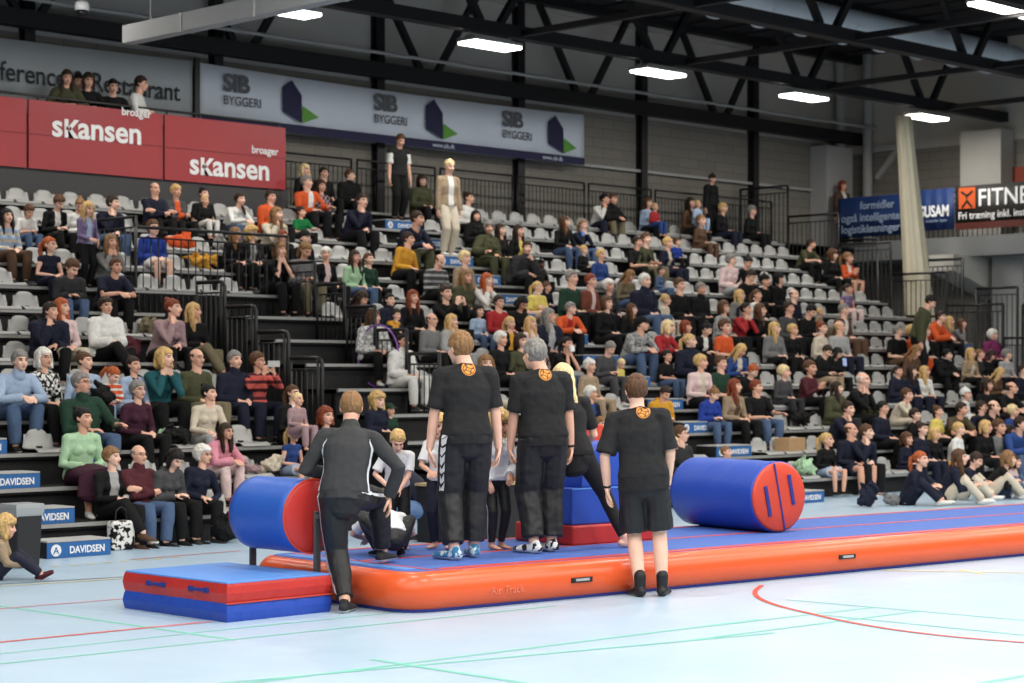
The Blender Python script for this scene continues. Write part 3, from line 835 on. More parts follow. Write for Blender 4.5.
def leg_prims(P, J, s, inf=0.0, upto=2.0, loose=0.0):
    l = J['D']['leg']; hp, kn, an = J['hp' + s], J['kn' + s], J['an' + s]
    pts = [hp, hp.lerp(kn, .5)]; rad = [l[0] + inf + loose * .4, l[1] + inf + loose * .75 + (.004 if inf else 0)]
    if upto <= 1:
        pts = [hp, hp.lerp(kn, .5 * upto), hp.lerp(kn, upto)]; rad = [l[0] + inf, l[1] + .008 + inf + loose * .5, l[1] + inf + loose]
    else:
        f = upto - 1
        pts += [kn, kn.lerp(an, .33 * f), kn.lerp(an, .7 * f), kn.lerp(an, f)]
        rad += [l[2] + inf + loose * .85 + (.004 if inf else 0), l[3] + inf + loose * .7, (l[3] + l[4]) / 2 + inf + loose * .85, l[4] + inf + loose]
    P.sweep(pts, rad, n=14, cap=inf == 0)
def foot_frame(J, s):
    an = J['an' + s]; f = J['ft' + s]; down = V3((0, 0, -1)); 
    return an, f, down
def foot_prims(P, J, s):
    an, f, dn = foot_frame(J, s); h = .075
    P.sweep([an - f * .035 + dn * (h - .035), an + f * .06 + dn * (h - .028), an + f * .135 + dn * (h - .018), an + f * .175 + dn * (h - .016)], [(.030, .030), (.036, .030), (.042, .018), (.034, .014)], side=f.cross(dn), n=10)
    P.sweep([an + V3((0, 0, .02)), an + dn * .045], [.038, .034], n=10)
def body_mesh(name, J, vox=.009, detail=True, smooth=2):
    P = Prims(); torso_prims(P, J); head_prims(P, J)
    for s, sg in (('a', 1), ('b', -1)):
        arm_prims(P, J, s, upto=2.0); leg_prims(P, J, s); foot_prims(P, J, s)
        hand_prims(P, J['wr' + s], J['hd' + s], J['pn' + s], sg, J['cu' + s])
    me = remesh(name, P, vox, smooth)
    # eyes, lips and brows by where they sit on the face
    c, Hi, k = J['head'], J['H'].transposed(), J['hs']
    n = len(me.polygons); ctr = np.empty(n * 3); me.polygons.foreach_get('center', ctr); ctr = ctr.reshape(-1, 3)
    L = (ctr - np.array(c)) @ np.array(Hi).T / k
    mi = np.zeros(n, int); fr = L[:, 1] < -.055
    ex = np.abs(np.abs(L[:, 0]) - .031)
    mi[fr & (((ex / .0130) ** 2 + ((L[:, 2] - .008) / .0072) ** 2) < 1)] = 1
    mi[fr & (ex < .020) & (np.abs(L[:, 2] - .0285) < .0050)] = 3
    mi[fr & (((L[:, 0] / .025) ** 2 + ((L[:, 2] + .0635) / .0085) ** 2) < 1)] = 2
    for m in (M_SKIN, M_EYE, M_LIP, M_BROW): me.materials.append(m)
    me.polygons.foreach_set('material_index', mi)
    return me
def top_mesh(name, J, sleeve=2.0, inf=.013, vox=.011, hem=1, belly=0.0, hood=False, loose=.008, flare=.004, wr=.007, collar=False, seed=0, drop=.03):
    P = Prims(); torso_prims(P, J, inf, hem, belly, flare)
    if drop:
        up = (J['sp'][2] - J['sp'][1]).normalized(); D = J['D']['tor'][1]; P.sweep([J['sp'][1] - up * drop, J['sp'][1] + up * .03], [(D[0] + inf + flare, D[1] + inf + flare)] * 2, side=J['side'][1], n=18, cap=False)
    for s in 'ab':
        arm_prims(P, J, s, inf, sleeve if sleeve < 2 else 1.97, loose)
    if hood:
        M2, nb = J['M2'], J['sp'][5]; P.sweep([nb + M2 @ V3((-.09, .03, -.005)), nb + M2 @ V3((-.05, .085, -.02)), nb + M2 @ V3((.05, .085, -.02)), nb + M2 @ V3((.09, .03, -.005))], [.032, .045, .045, .032])
    if collar:
        up = (J['head'] - J['nb']).normalized(); P.sweep([J['nb'] - up * .02, J['nb'] + up * .035], [J['D']['neck'] + .022, J['D']['neck'] + .016])
    me = remesh(name, P, vox, 2, wrinkle=wr, seed=seed)
    return me
def bottom_mesh(name, J, upto=1.96, inf=.014, vox=.011, loose=.012, wr=.006, skirt=False, seed=0):
    P = Prims(); D = J['D']; sp = J['sp']
    up = (sp[2] - sp[1]).normalized()
    P.sweep([sp[0] - up * .01, sp[1], sp[1].lerp(sp[2], .45)], [(D['tor'][0][0] + inf, D['tor'][0][1] + inf), (D['tor'][1][0] + inf, D['tor'][1][1] + inf), (D['tor'][2][0] + inf * .6 + .012, D['tor'][2][1] + inf * .6 + .01)], side=J['side'][0], n=18)
    for s, sg in (('a', 1), ('b', -1)):
        leg_prims(P, J, s, inf, upto, loose); P.ball(J['sp'][1] + V3((sg * .075, J['butt'], -.02)), .087 + inf)
    if skirt:
        ka, kb = J['kna'], J['knb']; mid = (ka + kb) / 2
        P.sweep([sp[1], sp[1].lerp(mid, .55), mid + V3((0, -.05, -.02)), mid + V3((0, -.10, -.24))], [(.19, .14), (.23, .13), (.26, .11), (.30, .08)], side=V3((1, 0, 0)), n=18)
    return remesh(name, P, vox, 2, wrinkle=wr, seed=seed)
def shoe_mesh(name, J, s, vox=.007, k=1.0):
    an, f, dn = foot_frame(J, s); h = .085
    P = Prims(); sd = f.cross(dn)
    P.sweep([an - f * .045 + dn * (h - .040), an + f * .02 + dn * (h - .040), an + f * .10 + dn * (h - .032), an + f * .165 + dn * (h - .026), an + f * .20 + dn * (h - .022)], [(.036, .038), (.042, .042), (.047, .032), (.044, .025), (.030, .020)], side=sd, n=14)
    P.sweep([an + dn * .01 - f * .012, an + dn * .05], [(.040, .044), (.042, .046)], side=sd, n=12)
    me = remesh(name, P, vox, 2)
    n = len(me.polygons); ctr = np.empty(n * 3); me.polygons.foreach_get('center', ctr); z = ctr.reshape(-1, 3)[:, 2]
    me.materials.append(M_OBJ); me.materials.append(M_SOLE)
    me.polygons.foreach_set('material_index', (z < z.min() + .026).astype(int))
    return me

# materials that take the colour each object carries
def obj_col_mat(name, rough, amt=.10, sc=30.0, bump=.15, bsc=160.0, spec=.25, stretch=None, mult=1.0):
    m, nt, b = nodes_of(name)
    oi = nt.nodes.new('ShaderNodeObjectInfo'); tc = nt.nodes.new('ShaderNodeTexCoord')
    n = nt.nodes.new('ShaderNodeTexNoise'); n.inputs['Scale'].default_value = sc; n.inputs['Detail'].default_value = 4
    if stretch:
        mp = nt.nodes.new('ShaderNodeMapping'); mp.inputs['Scale'].default_value = stretch; nt.links.new(tc.outputs['Object'], mp.inputs['Vector']); nt.links.new(mp.outputs['Vector'], n.inputs['Vector'])
    else: nt.links.new(tc.outputs['Object'], n.inputs['Vector'])
    mr = nt.nodes.new('ShaderNodeMapRange'); mr.inputs['From Min'].default_value = .25; mr.inputs['From Max'].default_value = .75; mr.inputs['To Min'].default_value = (1 - amt) * mult; mr.inputs['To Max'].default_value = (1 + amt) * mult
    nt.links.new(n.outputs['Fac'], mr.inputs['Value'])
    mx = nt.nodes.new('ShaderNodeMix'); mx.data_type = 'RGBA'; mx.blend_type = 'MULTIPLY'; mx.inputs['Factor'].default_value = 1
    nt.links.new(oi.outputs['Color'], mx.inputs['A']); nt.links.new(mr.outputs['Result'], mx.inputs['B']); nt.links.new(mx.outputs['Result'], b.inputs['Base Color'])
    b.inputs['Roughness'].default_value = rough; b.inputs['Specular IOR Level'].default_value = spec
    if bump:
        n2 = nt.nodes.new('ShaderNodeTexNoise'); n2.inputs['Scale'].default_value = bsc
        nt.links.new(tc.outputs['Object'], n2.inputs['Vector'])
        bp = nt.nodes.new('ShaderNodeBump'); bp.inputs['Strength'].default_value = bump; bp.inputs['Distance'].default_value = .006
        nt.links.new(n2.outputs['Fac'], bp.inputs['Height']); nt.links.new(bp.outputs['Normal'], b.inputs['Normal'])
    return m
M_OBJ = obj_col_mat('woven_cloth', .85)
M_SKIN = obj_col_mat('skin', .5, .06, 14, .05, 90, .35)
M_HAIR = obj_col_mat('hair', .6, .55, 1.0, .6, 120, .3, stretch=(70, 70, 9))
M_EYE = mat('eye', (.018, .014, .012, 1), .3)
M_LIP = mat('lips', (.36, .12, .10, 1), .5)
M_BROW = mat('eyebrow', (.07, .045, .03, 1), .8)
M_SOLE = mat('shoe_sole', (.62, .62, .60, 1), .6)
def pattern_mat(kind, c1, c2, f=14.0):
    """cloth with its own pattern: bands, specks, checks or an open front over another layer"""
    m, nt, b = nodes_of('patterned_cloth'); tc = nt.nodes.new('ShaderNodeTexCoord'); sp = nt.nodes.new('ShaderNodeSeparateXYZ')
    nt.links.new(tc.outputs['Object'], sp.inputs[0])
    mx = nt.nodes.new('ShaderNodeMix'); mx.data_type = 'RGBA'; mx.inputs['A'].default_value = c1; mx.inputs['B'].default_value = c2
    def math_(op, a, v=None):
        n = nt.nodes.new('ShaderNodeMath'); n.operation = op; nt.links.new(a, n.inputs[0])
        if v is not None:
            if isinstance(v, (int, float)): n.inputs[1].default_value = v
            else: nt.links.new(v, n.inputs[1])
        return n.outputs[0]
    if kind == 'bands': fac = math_('GREATER_THAN', math_('SINE', math_('MULTIPLY', sp.outputs['Z'], f * 6.283)), 0.3)
    elif kind == 'check': fac = math_('GREATER_THAN', math_('MULTIPLY', math_('SINE', math_('MULTIPLY', sp.outputs['Z'], f * 6.283)), math_('SINE', math_('MULTIPLY', sp.outputs['X'], f * 6.283))), 0.0)
    elif kind == 'specks':
        n = nt.nodes.new('ShaderNodeTexNoise'); n.inputs['Scale'].default_value = f; n.inputs['Detail'].default_value = 2
        nt.links.new(tc.outputs['Object'], n.inputs['Vector']); fac = math_('GREATER_THAN', n.outputs['Fac'], 0.52)
    else:                                       # open front
        a = math_('LESS_THAN', math_('ABSOLUTE', sp.outputs['X']), f); c = math_('LESS_THAN', sp.outputs['Y'], -0.02)
        fac = math_('MULTIPLY', a, c)
    nt.links.new(fac, mx.inputs['Factor']); nt.links.new(mx.outputs['Result'], b.inputs['Base Color'])
    b.inputs['Roughness'].default_value = .85; b.inputs['Specular IOR Level'].default_value = .25
    return m

# hair, made once per style in head coordinates (face towards -Y, centre of the head at the origin)
HAIR = {}
def hair_mesh(style):
    if style in HAIR: return HAIR[style]
    P = Prims(); n, m = 40, 26; vs = []
    thick = dict(short=.012, buzz=.005, bald=.004, shortf=.018, bob=.020, long=.014, pony=.008, bun=.008, curly=.030, cap=.016, beanie=.018, hood=.030, bigcurl=.045, side=.016).get(style, .012)
    for j in range(m + 1):
        ph = math.pi * j / m
        for k in range(n):
            t = 2 * math.pi * k / n
            d = V3((math.sin(ph) * math.cos(t), math.sin(ph) * math.sin(t), math.cos(ph)))
            base = V3((d.x * .0765, d.y * .095 + .018, d.z * .090 + .028))
            front = -base.y
            line = .050 if style not in ('cap', 'beanie', 'hood') else .028      # front hairline height
            if style in ('bob', 'long', 'shortf', 'bigcurl', 'curly'): line = .044
            # lowest allowed height of hair in this direction
            if front > .035: low = line + (.0 if front > .055 else .0)
            elif front > -.005: low = line + (-.035 - line) * ((.035 - front) / .04)
            else: low = -.060
            if style == 'bald': low = 9 if base.z > .055 else (low if front < .02 else 9)
            if style in ('cap', 'beanie'): low = .030 if front > 0 else -.015
            f = max(0, min(1, (base.z - low) / .02 + .5))
            nz = noise.noise(d * (3.0 if style != 'curly' else 6) + V3((7, 3, 1))) * .35 + noise.noise(d * 11) * .25
            th = thick * (1 + nz) if style not in ('cap', 'beanie') else thick * (1 + .1 * nz)
            if style == 'short' and base.z > .08: th *= 1.35
            e = th * f - .012 * (1 - f)
            vs.append(base + d * e)
    fs = [(j * n + k, (j + 1) * n + k, (j + 1) * n + (k + 1) % n, j * n + (k + 1) % n) for j in range(m) for k in range(n)]
    P.add(vs, fs)
    sd = V3((1, 0, 0))
    if style in ('bob', 'long', 'bigcurl'):
        L = {'bob': -.10, 'long': -.30, 'bigcurl': -.13}[style]
        for s in (-1, 1):
            P.sweep([(s * .070, .0, .05), (s * .086, .005, -.02), (s * .083, -.005, -.075), (s * .078, -.02, L * .6 - .04), (s * .07, -.03 if style == 'long' else 0, L)], [(.018, .04), (.020, .050), (.022, .05), (.024, .045), (.012, .03)], side=V3((s, .2, 0)), n=10)
        P.sweep([(0, .085, .05), (0, .104, -.03), (0, .098, -.10), (0, .105, L * .7 - .03), (0, .105, L - .02)], [(.06, .025), (.075, .026), (.078, .03), (.082, .03), (.055, .018)], side=sd, n=12)
    if style == 'pony':
        P.ball((0, .118, .045), .024); P.sweep([(0, .115, .045), (0, .155, .01), (0, .16, -.08), (0, .145, -.19), (0, .14, -.23)], [.016, .030, .034, .024, .008], n=10)
    if style == 'side':
        P.sweep([(.03, .10, -.02), (.075, .08, -.08), (.095, .01, -.17), (.09, -.04, -.27), (.085, -.045, -.31)], [.02, .03, .034, .026, .008], n=10)
    if style == 'bun': P.ball((0, .085, .105), (.040, .040, .036))
    if style == 'cap':
        P.sweep([(0, -.07, .052), (0, -.115, .045), (0, -.150, .034)], [(.070, .010), (.068, .008), (.045, .006)], side=sd, n=14)
    if style == 'beanie': P.ball((0, .02, .135), .028)
    if style == 'hood':
        for s in (-1, 1): P.sweep([(s * .075, -.03, .07), (s * .095, -.02, 0), (s * .085, -.01, -.09)], [.022, .028, .034], n=10)
        P.sweep([(0, .09, 0), (0, .10, -.12)], [(.09, .04), (.10, .05)], side=sd)
    me = remesh('hair', P, .0065, 1, wrinkle=.003 if style in ('cap', 'beanie', 'hood') else .006, wscale=28)
    me.materials.append(M_HAIR if style not in ('cap', 'beanie', 'hood') else M_OBJ)
    HAIR[style] = me
    return me
HAIRNAME = {'cap': 'cap', 'beanie': 'hat', 'hood': 'hood'}
def add_child(name, me, root, col=None, m=None, M=None):
    o = bpy.data.objects.new(name, me); COL.objects.link(o); o.parent = root
    if col is not None: o.color = col
    if M is not None: o.matrix_local = M
    if m is not None:
        o.material_slots[0].link = 'OBJECT'; o.material_slots[0].material = m
    return o
def head_matrix(J):
    return Matrix.Translation(J['head']) @ J['H'].to_4x4() @ Matrix.Scale(J['hs'], 4)
GLASS = {}
def glasses_mesh():
    if 'g' in GLASS: return GLASS['g']
    b = MB()
    for s in (-1, 1):
        ring = [(s * .033 + .022 * math.cos(t), -.099, .006 + .017 * math.sin(t)) for t in [2 * math.pi * k / 12 for k in range(13)]]
        b.tube(ring, .0022, 5); b.tube([(s * .055, -.098, .010), (s * .079, -.06, .010), (s * .082, .01, .005)], .002, 5)
    b.tube([(-.012, -.101, .008), (.012, -.101, .008)], .002, 5)
    me = bpy.data.meshes.new('glasses'); me.from_pydata(b.v, [], b.f); me.materials.append(M_TRUSS); GLASS['g'] = me
    return me
# ------------------------------------------------------------------ the seated crowd
PAL = dict(bk=(17, 17, 19), ch=(48, 48, 51), nv=(24, 29, 52), wh=(228, 227, 222), cr=(214, 200, 176), gy=(118, 118, 118), lg=(168, 168, 168), dg=(72, 72, 75),
           bl=(38, 72, 150), rb=(24, 58, 165), lb=(158, 182, 215), gn=(30, 66, 48), mg=(170, 214, 168), gr=(16, 130, 62), ol=(74, 76, 48), kh=(122, 110, 82),
           rd=(188, 34, 40), mr=(88, 32, 42), pl=(68, 26, 48), pk=(222, 132, 152), lp=(230, 198, 196), og=(238, 84, 28), yo=(228, 156, 28), ye=(236, 212, 92),
           br=(98, 68, 48), tn=(165, 140, 110), pu=(122, 104, 150), tl=(24, 92, 102), dn=(72, 98, 138), mv=(168, 134, 138), rs=(128, 62, 46), ma=(130, 34, 92), co=(236, 92, 80))
HPAL = dict(k=(20, 16, 14), d=(50, 35, 26), b=(86, 58, 38), l=(132, 98, 64), y=(200, 165, 108), Y=(226, 202, 152), g=(128, 124, 120), w=(216, 212, 205), r=(122, 56, 32), R=(168, 84, 44))
SKIN = [srgb(222, 172, 148), srgb(228, 180, 158), srgb(214, 162, 138), srgb(232, 188, 166)]
def C(c):
    r, g, b_ = PAL[c]; m = (r + g + b_) / 3; k = .80                    # cloth a little duller than the chart
    return srgb(*[(m + (v - m) * k) * .95 for v in (r, g, b_)])
POSES = {
 'lap': dict(wa=(.07, -.25, .22), wb=(-.07, -.24, .22), hda=(-.5, -.8, -.15), hdb=(.5, -.8, -.15)),
 'knees': dict(lean=6, wa=(.13, -.36, .22), wb=(-.13, -.36, .22), hda=(0, -1, -.2), hdb=(0, -1, -.2)),
 'lean': dict(lean=28, curve=11, pitch=2, wa=(.05, -.50, .27), wb=(-.05, -.49, .28), epa=(1, .2, -.6), epb=(-1, .2, -.6), hda=(-.6, -.8, -.1), hdb=(.6, -.8, -.1), cua=45, cub=45),
 'cross': dict(wa=(-.09, -.20, .36), wb=(.10, -.215, .32), epa=(.7, -.1, -.8), epb=(-.7, -.1, -.8), hda=(-1, .1, .1), hdb=(1, .1, .0), pna=(0, 1, 0), pnb=(0, 1, 0)),
 'chin': dict(lean=20, wb=(-.055, -.33, .50), epb=(-.1, -.5, -1), hdb=(.3, .25, .8), pnb=(.2, .8, .2), cub=60, wa=(.03, -.34, .23), hda=(-.8, -.4, -.2)),
 'phone': dict(wa=(.075, -.40, .58), wb=(-.075, -.40, .58), epa=(.6, .2, -.8), epb=(-.6, .2, -.8), hda=(-.2, -.1, 1), hdb=(.2, -.1, 1), pna=(-.6, .6, 0), pnb=(.6, .6, 0), cua=50, cub=50),
 'clap': dict(wa=(.055, -.30, .38), wb=(-.055, -.30, .37), hda=(-.1, -.5, .8), hdb=(.1, -.5, .8), pna=(-1, 0, 0), pnb=(1, 0, 0), cua=8, cub=8),
 'legx': dict(lean=-3, wa=(.02, -.33, .27), wb=(-.05, -.31, .27), hda=(-.5, -.8, -.2), hdb=(.5, -.8, -.2), anb=(.10, -.60, -.13), kpb=(-.1, -.6, .8), ftb=(.5, -1, -.25)),
 'down': dict(lean=8, pitch=36, wa=(.06, -.27, .27), wb=(-.06, -.27, .27), hda=(-.4, -.8, .2), hdb=(.4, -.8, .2)),
 'face': dict(lean=14, wa=(.055, -.26, .52), wb=(-.055, -.26, .52), epa=(.5, -.2, -1), epb=(-.5, -.2, -1), hda=(-.35, .15, 1), hdb=(.35, .15, 1), pna=(0, 1, 0), pnb=(0, 1, 0), cua=40, cub=40),
 'side': dict(side=9, twist=14, wa=(.20, -.14, .16), wb=(.02, -.26, .23), hdb=(.7, -.6, -.2)),
 'out': dict(side=-5, wa=(.22, -.34, .30), wb=(-.06, -.28, .24), hda=(.3, -1, .1)),
 'held': dict(wa=(.05, -.22, .34), wb=(-.05, -.22, .24), hda=(-1, -.2, .1), hdb=(1, -.2, .1), pna=(0, 1, 0), pnb=(0, 1, 0)),
}
BAKED = {}
def baked(sex, posen, yaw, kid):
    key = (sex, posen, yaw, kid)
    if key not in BAKED:
        kw = dict(POSES[posen]); kw['sex'] = sex; kw['yaw'] = yaw; kw['hs'] = 1.26 if kid else 1.0
        J = pose(**kw)
        BAKED[key] = dict(J=J, body=body_mesh('body', J, .0105), parts={})
    return BAKED[key]
def garment(T, kind, seed):
    if kind not in T['parts']:
        J = T['J']
        if kind == 'long': me = top_mesh('top', J, 2.0, seed=seed)
        elif kind == 'thick': me = top_mesh('top', J, 2.0, .030, hood=True, wr=.009, seed=seed)
        elif kind == 'puff': me = top_mesh('top', J, 2.0, .042, collar=True, wr=.014, seed=seed)
        elif kind == 'short': me = top_mesh('top', J, .78, .016, loose=.014, seed=seed)
        elif kind == 'belly': me = top_mesh('top', J, 2.0, .018, belly=.055, collar=True, seed=seed)
        elif kind == 'bare': me = top_mesh('top', J, .22, .008, loose=0, wr=.003, seed=seed)
        elif kind == 'trousers': me = bottom_mesh('trousers', J, seed=seed)
        elif kind == 'shorts': me = bottom_mesh('shorts', J, .72, .016, loose=.024, seed=seed)
        elif kind == 'skirt': me = bottom_mesh('skirt', J, .5, .014, skirt=True, seed=seed)
        elif kind in ('shoea', 'shoeb'): return T['parts'].setdefault(kind, shoe_mesh('shoe', J, kind[-1], .010))
        me.materials.append(M_OBJ)
        T['parts'][kind] = me
    return T['parts'][kind]
def top_material(spec):
    for ch_, kind in (('=', 'bands'), ('#', 'check'), ('*', 'specks'), ('/', 'open')):
        if ch_ in spec:
            a, b_ = spec.split(ch_)
            key = ('pm', spec)
            if key not in BAKED: BAKED[key] = pattern_mat(kind, C(a), C(b_), {'bands': 9, 'check': 9, 'specks': 22, 'open': .055}[kind])
            return BAKED[key], C(a)
    return None, C(spec)
def assemble(root_name, T, hair, hcol, top, tkind, leg, lkind, skin, shoes=None, glasses=False, seed=0):
    J = T['J']
    root = bpy.data.objects.new(root_name, T['body']); COL.objects.link(root); root.color = skin
    if hair:
        add_child(HAIRNAME.get(hair, 'hair'), hair_mesh(hair), root, hcol, M=head_matrix(J))
        if hair in ('cap', 'beanie'): add_child('hair', hair_mesh('buzz'), root, srgb(*HPAL['d']), M=head_matrix(J))
    m, c = top_material(top)
    add_child({'long': 'sweater', 'thick': 'hoodie', 'puff': 'jacket', 'short': 'shirt', 'belly': 'shirt', 'bare': 'leotard'}[tkind], garment(T, tkind, seed), root, c, m)
    add_child({'trousers': 'trousers', 'shorts': 'shorts', 'skirt': 'skirt'}[lkind], garment(T, lkind, seed), root, C(leg))
    if shoes:
        for s in 'ab': add_child('shoe', garment(T, 'shoe' + s, 0), root, C(shoes))
    if glasses: add_child('glasses', glasses_mesh(), root, M=head_matrix(J))
    return root
SEATED = []                                     # (row, X, short description)
def seat_person(line, idx):
    spec, label = line.split('|'); f = spec.split(); label = label.strip()
    x, y = float(f[0]), float(f[1]); row = f[2]; sex = f[3]; kid = sex in 'bg'; hair = f[4]; hcol = srgb(*HPAL[f[5]]) if f[5] in HPAL else C(f[5])
    top, leg, pz = f[6], f[7], f[8]; yaw = float(f[9]) if len(f) > 9 else 0; ex = f[10] if len(f) > 10 else ''
    rr = random.Random(idx * 7 + 3)
    q = 30 if abs(yaw) > 14 else 0
    mirror = yaw < -14
    T = baked('f' if sex in 'fg' else 'm', pz, q, kid)
    J = T['J']; hz = J['head'].z; hy = -J['head'].y; hx = J['head'].x
    s0 = .70 if kid else (1.0 if sex == 'm' else .97)
    if 'B' in ex: s0 = .42
    if 'T' in ex: s0 = .58
    sel = s0 - (.13 if not kid else .02)
    best = None
    for n in range(14):
        Y = ROW_Y(n) + .22 - hy * s0
        h = h_at(x, y, Y); s = (h - ROW_H(n)) / hz
        if best is None or abs(s - sel) < abs(best[1] - sel): best = (n, s)
    n, s = best
    if row != '.':
        n = int(row); s = (h_at(x, y, ROW_Y(n) + .22 - hy * s0) - ROW_H(n)) / hz
    base = ROW_H(n); dy = 0
    lo, hi = (s0 - .19, s0 + .10) if not kid else (.52, .88)
    if 'T' in ex: lo, hi = .48, .62
    if 'B' in ex:                                # a small child on somebody's lap
        s = s0; dy = -.27; base = h_at(x, y, ROW_Y(n) + .22 + dy - hy * s0) - hz * s
    s_ = max(lo, min(hi, s))
    if 'T' in ex: base = max(base, h_at(x, y, ROW_Y(n) + .22 - hy * s_) - hz * s_)
    rz = rr.uniform(-7, 7) + (yaw - (q if not mirror else -q)) * .7
    Yh = ROW_Y(n) + .22 + dy - hy * s_
    X = at_Y(x, Yh)
    sgn = -1 if mirror else 1
    Xo = X - sgn * hx * s_ ; Yo = ROW_Y(n) + .22 + dy
    # facing turn pivots on the seat, so put the head back over its place
    Xo -= math.sin(R(rz)) * hy * s_
    lk = 'trousers'; tk = 'long'
    for c_, k in (('v', 'short'), ('h', 'thick'), ('p', 'puff'), ('e', 'belly'), ('n', 'bare')):
        if c_ in ex: tk = k
    if 's' in ex: lk = 'shorts'
    if 'k' in ex: lk = 'skirt'
    sk = SKIN[idx % 4]
    if 'D' in ex: sk = srgb(92, 58, 44)
    root = assemble('person', T, None if hair == '-' else hair, hcol, top, tk, leg, lk, sk, ('bk', 'ch', 'wh', 'br', 'bk')[idx % 5] if 'B' not in ex else None, 'g' in ex, idx % 5)
    root.location = (Xo, Yo, base); root.rotation_euler = (0, 0, R(rz)); root.scale = (s_ * sgn * 1.05, s_ * 1.03, s_)
    tag(root, label, 'person', 'spectators on the grandstand')
    if 'B' not in ex: SEATED.append((n, Xo, label.split(',')[0]))
    return (n, round(s, 2), round(s_, 2))
# ------------------------------------------------------------------ gymnastics apparatus
M_AORG = mat('orange_vinyl', (0.74, 0.105, 0.028, 1), 0.30, noise_amt=0.05, noise_scale=3, bump=0.12, bump_scale=6)
M_ABLU = mat('blue_vinyl', (0.020, 0.070, 0.42, 1), 0.42, noise_amt=0.08, noise_scale=3, bump=0.25, bump_scale=7)
M_ATOP = mat('blue_mat_surface', (0.060, 0.130, 0.43, 1), 0.7, noise_amt=0.10, noise_scale=4, bump=0.1, bump_scale=90)
M_ALBL = mat('light_blue_vinyl', (0.10, 0.26, 0.66, 1), 0.5, noise_amt=0.06)
M_ARED = mat('red_vinyl', (0.50, 0.030, 0.025, 1), 0.42, noise_amt=0.07, noise_scale=3, bump=0.22, bump_scale=7)
M_AOR2 = mat('orange_red_vinyl', (0.62, 0.065, 0.030, 1), 0.42, noise_amt=0.07, noise_scale=3, bump=0.2, bump_scale=7)
M_DBL = mat('dark_blue_webbing', (0.020, 0.035, 0.22, 1), 0.7)
M_BLKV = mat('black_vinyl', (0.012, 0.012, 0.014, 1), 0.5)
M_GPOST = mat('grey_steel_post', (0.11, 0.11, 0.115, 1), 0.45, metal=0.4)

TR = math.atan(-0.09)
track = None
def rounded_outline(L, W, r, inset, n=8):
    pts = []
    for (cx, cy, a0) in ((L - r, r, -90), (L - r, W - r, 0), (r, W - r, 90), (r, r, 180)):
        for i in range(n + 1):
            a = R(a0 + 90 * i / n); rr = max(r - inset, .01)
            pts.append((cx + rr * math.cos(a), cy + rr * math.sin(a)))
    return pts
def air_track():
    L, W, H = 14.0, 2.24, 0.30
    b = MB(); rings = []
    for i in range(13):
        ph = R(-90 + 180 * i / 12); ins = 0.13 * (1 - math.cos(ph)); z = H / 2 + (H / 2) * math.sin(ph)
        rings.append([(x, y, z) for x, y in rounded_outline(L, W, 0.32, ins)])
    n = len(rings[0]); vs = [p for r_ in rings for p in r_]
    fs = [(i * n + k, i * n + (k + 1) % n, (i + 1) * n + (k + 1) % n, (i + 1) * n + k) for i in range(12) for k in range(n)]
    fs += [tuple(range(n))[::-1], tuple(range(12 * n, 13 * n))]
    b.add(vs, fs)
    o = b.build('air_track', M_AORG, smooth=True)
    o.location = (9.80, 10.90, 0); o.rotation_euler = (0, 0, TR)
    tag(o, 'long inflated orange air track with blue top running along the stand', 'air track')
    top = MB(); o1 = rounded_outline(L, W, 0.32, 0.13)
    top.add([(x, y, H + 0.002) for x, y in o1] + [(x, y, H - 0.004) for x, y in o1], [tuple(range(n))] + [(k, k + n, (k + 1) % n + n, (k + 1) % n) for k in range(n)])
    top.build('top_surface', M_ATOP, o)
    for y, hw in ((0.20, 0.055), (1.13, 0.030), (2.06, 0.035)):
        s = MB(); s.box(0.45 if y != 1.13 else 0.16, L - 0.3, y - hw, y + hw, H + 0.0015, H + 0.0045); s.build('line', M_AOR2, o)
    s = MB(); s.box(0.20, 0.34, 0.30, 1.95, H + 0.0015, H + 0.006); s.build('end_strip', M_ALBL, o)
    s = MB(); s.box(0.36, 0.40, 0.16, 2.08, H + 0.0015, H + 0.0045); s.build('line', M_AOR2, o)
    bt = MB(); o2 = rounded_outline(L, W, 0.32, 0.06); bt.add([(x, y, 0.03) for x, y in o2] + [(x, y, 0.002) for x, y in o2], [(k, k + n, (k + 1) % n + n, (k + 1) % n) for k in range(n)] )
    bt.build('base_edge', M_DBL, o)
    for x in (1.62, 4.80, 8.05, 11.3):
        h = MB(); h.box(x, x + 0.22, -0.012, 0.004, 0.135, 0.175); hd = h.build('carry_handle', M_BLKV, o, bevel=0.004)
        g = MB(); g.box(x + 0.04, x + 0.18, -0.020, -0.011, 0.147, 0.166); g.build('grip', M_GREY, hd)
    text_mesh('lettering', 'Air Track', 0.085, mat('faded_print', (0.74, 0.20, 0.11, 1), .5), o, 0, face_at(0.80, -0.004, 0.10))
    return o
track = air_track()

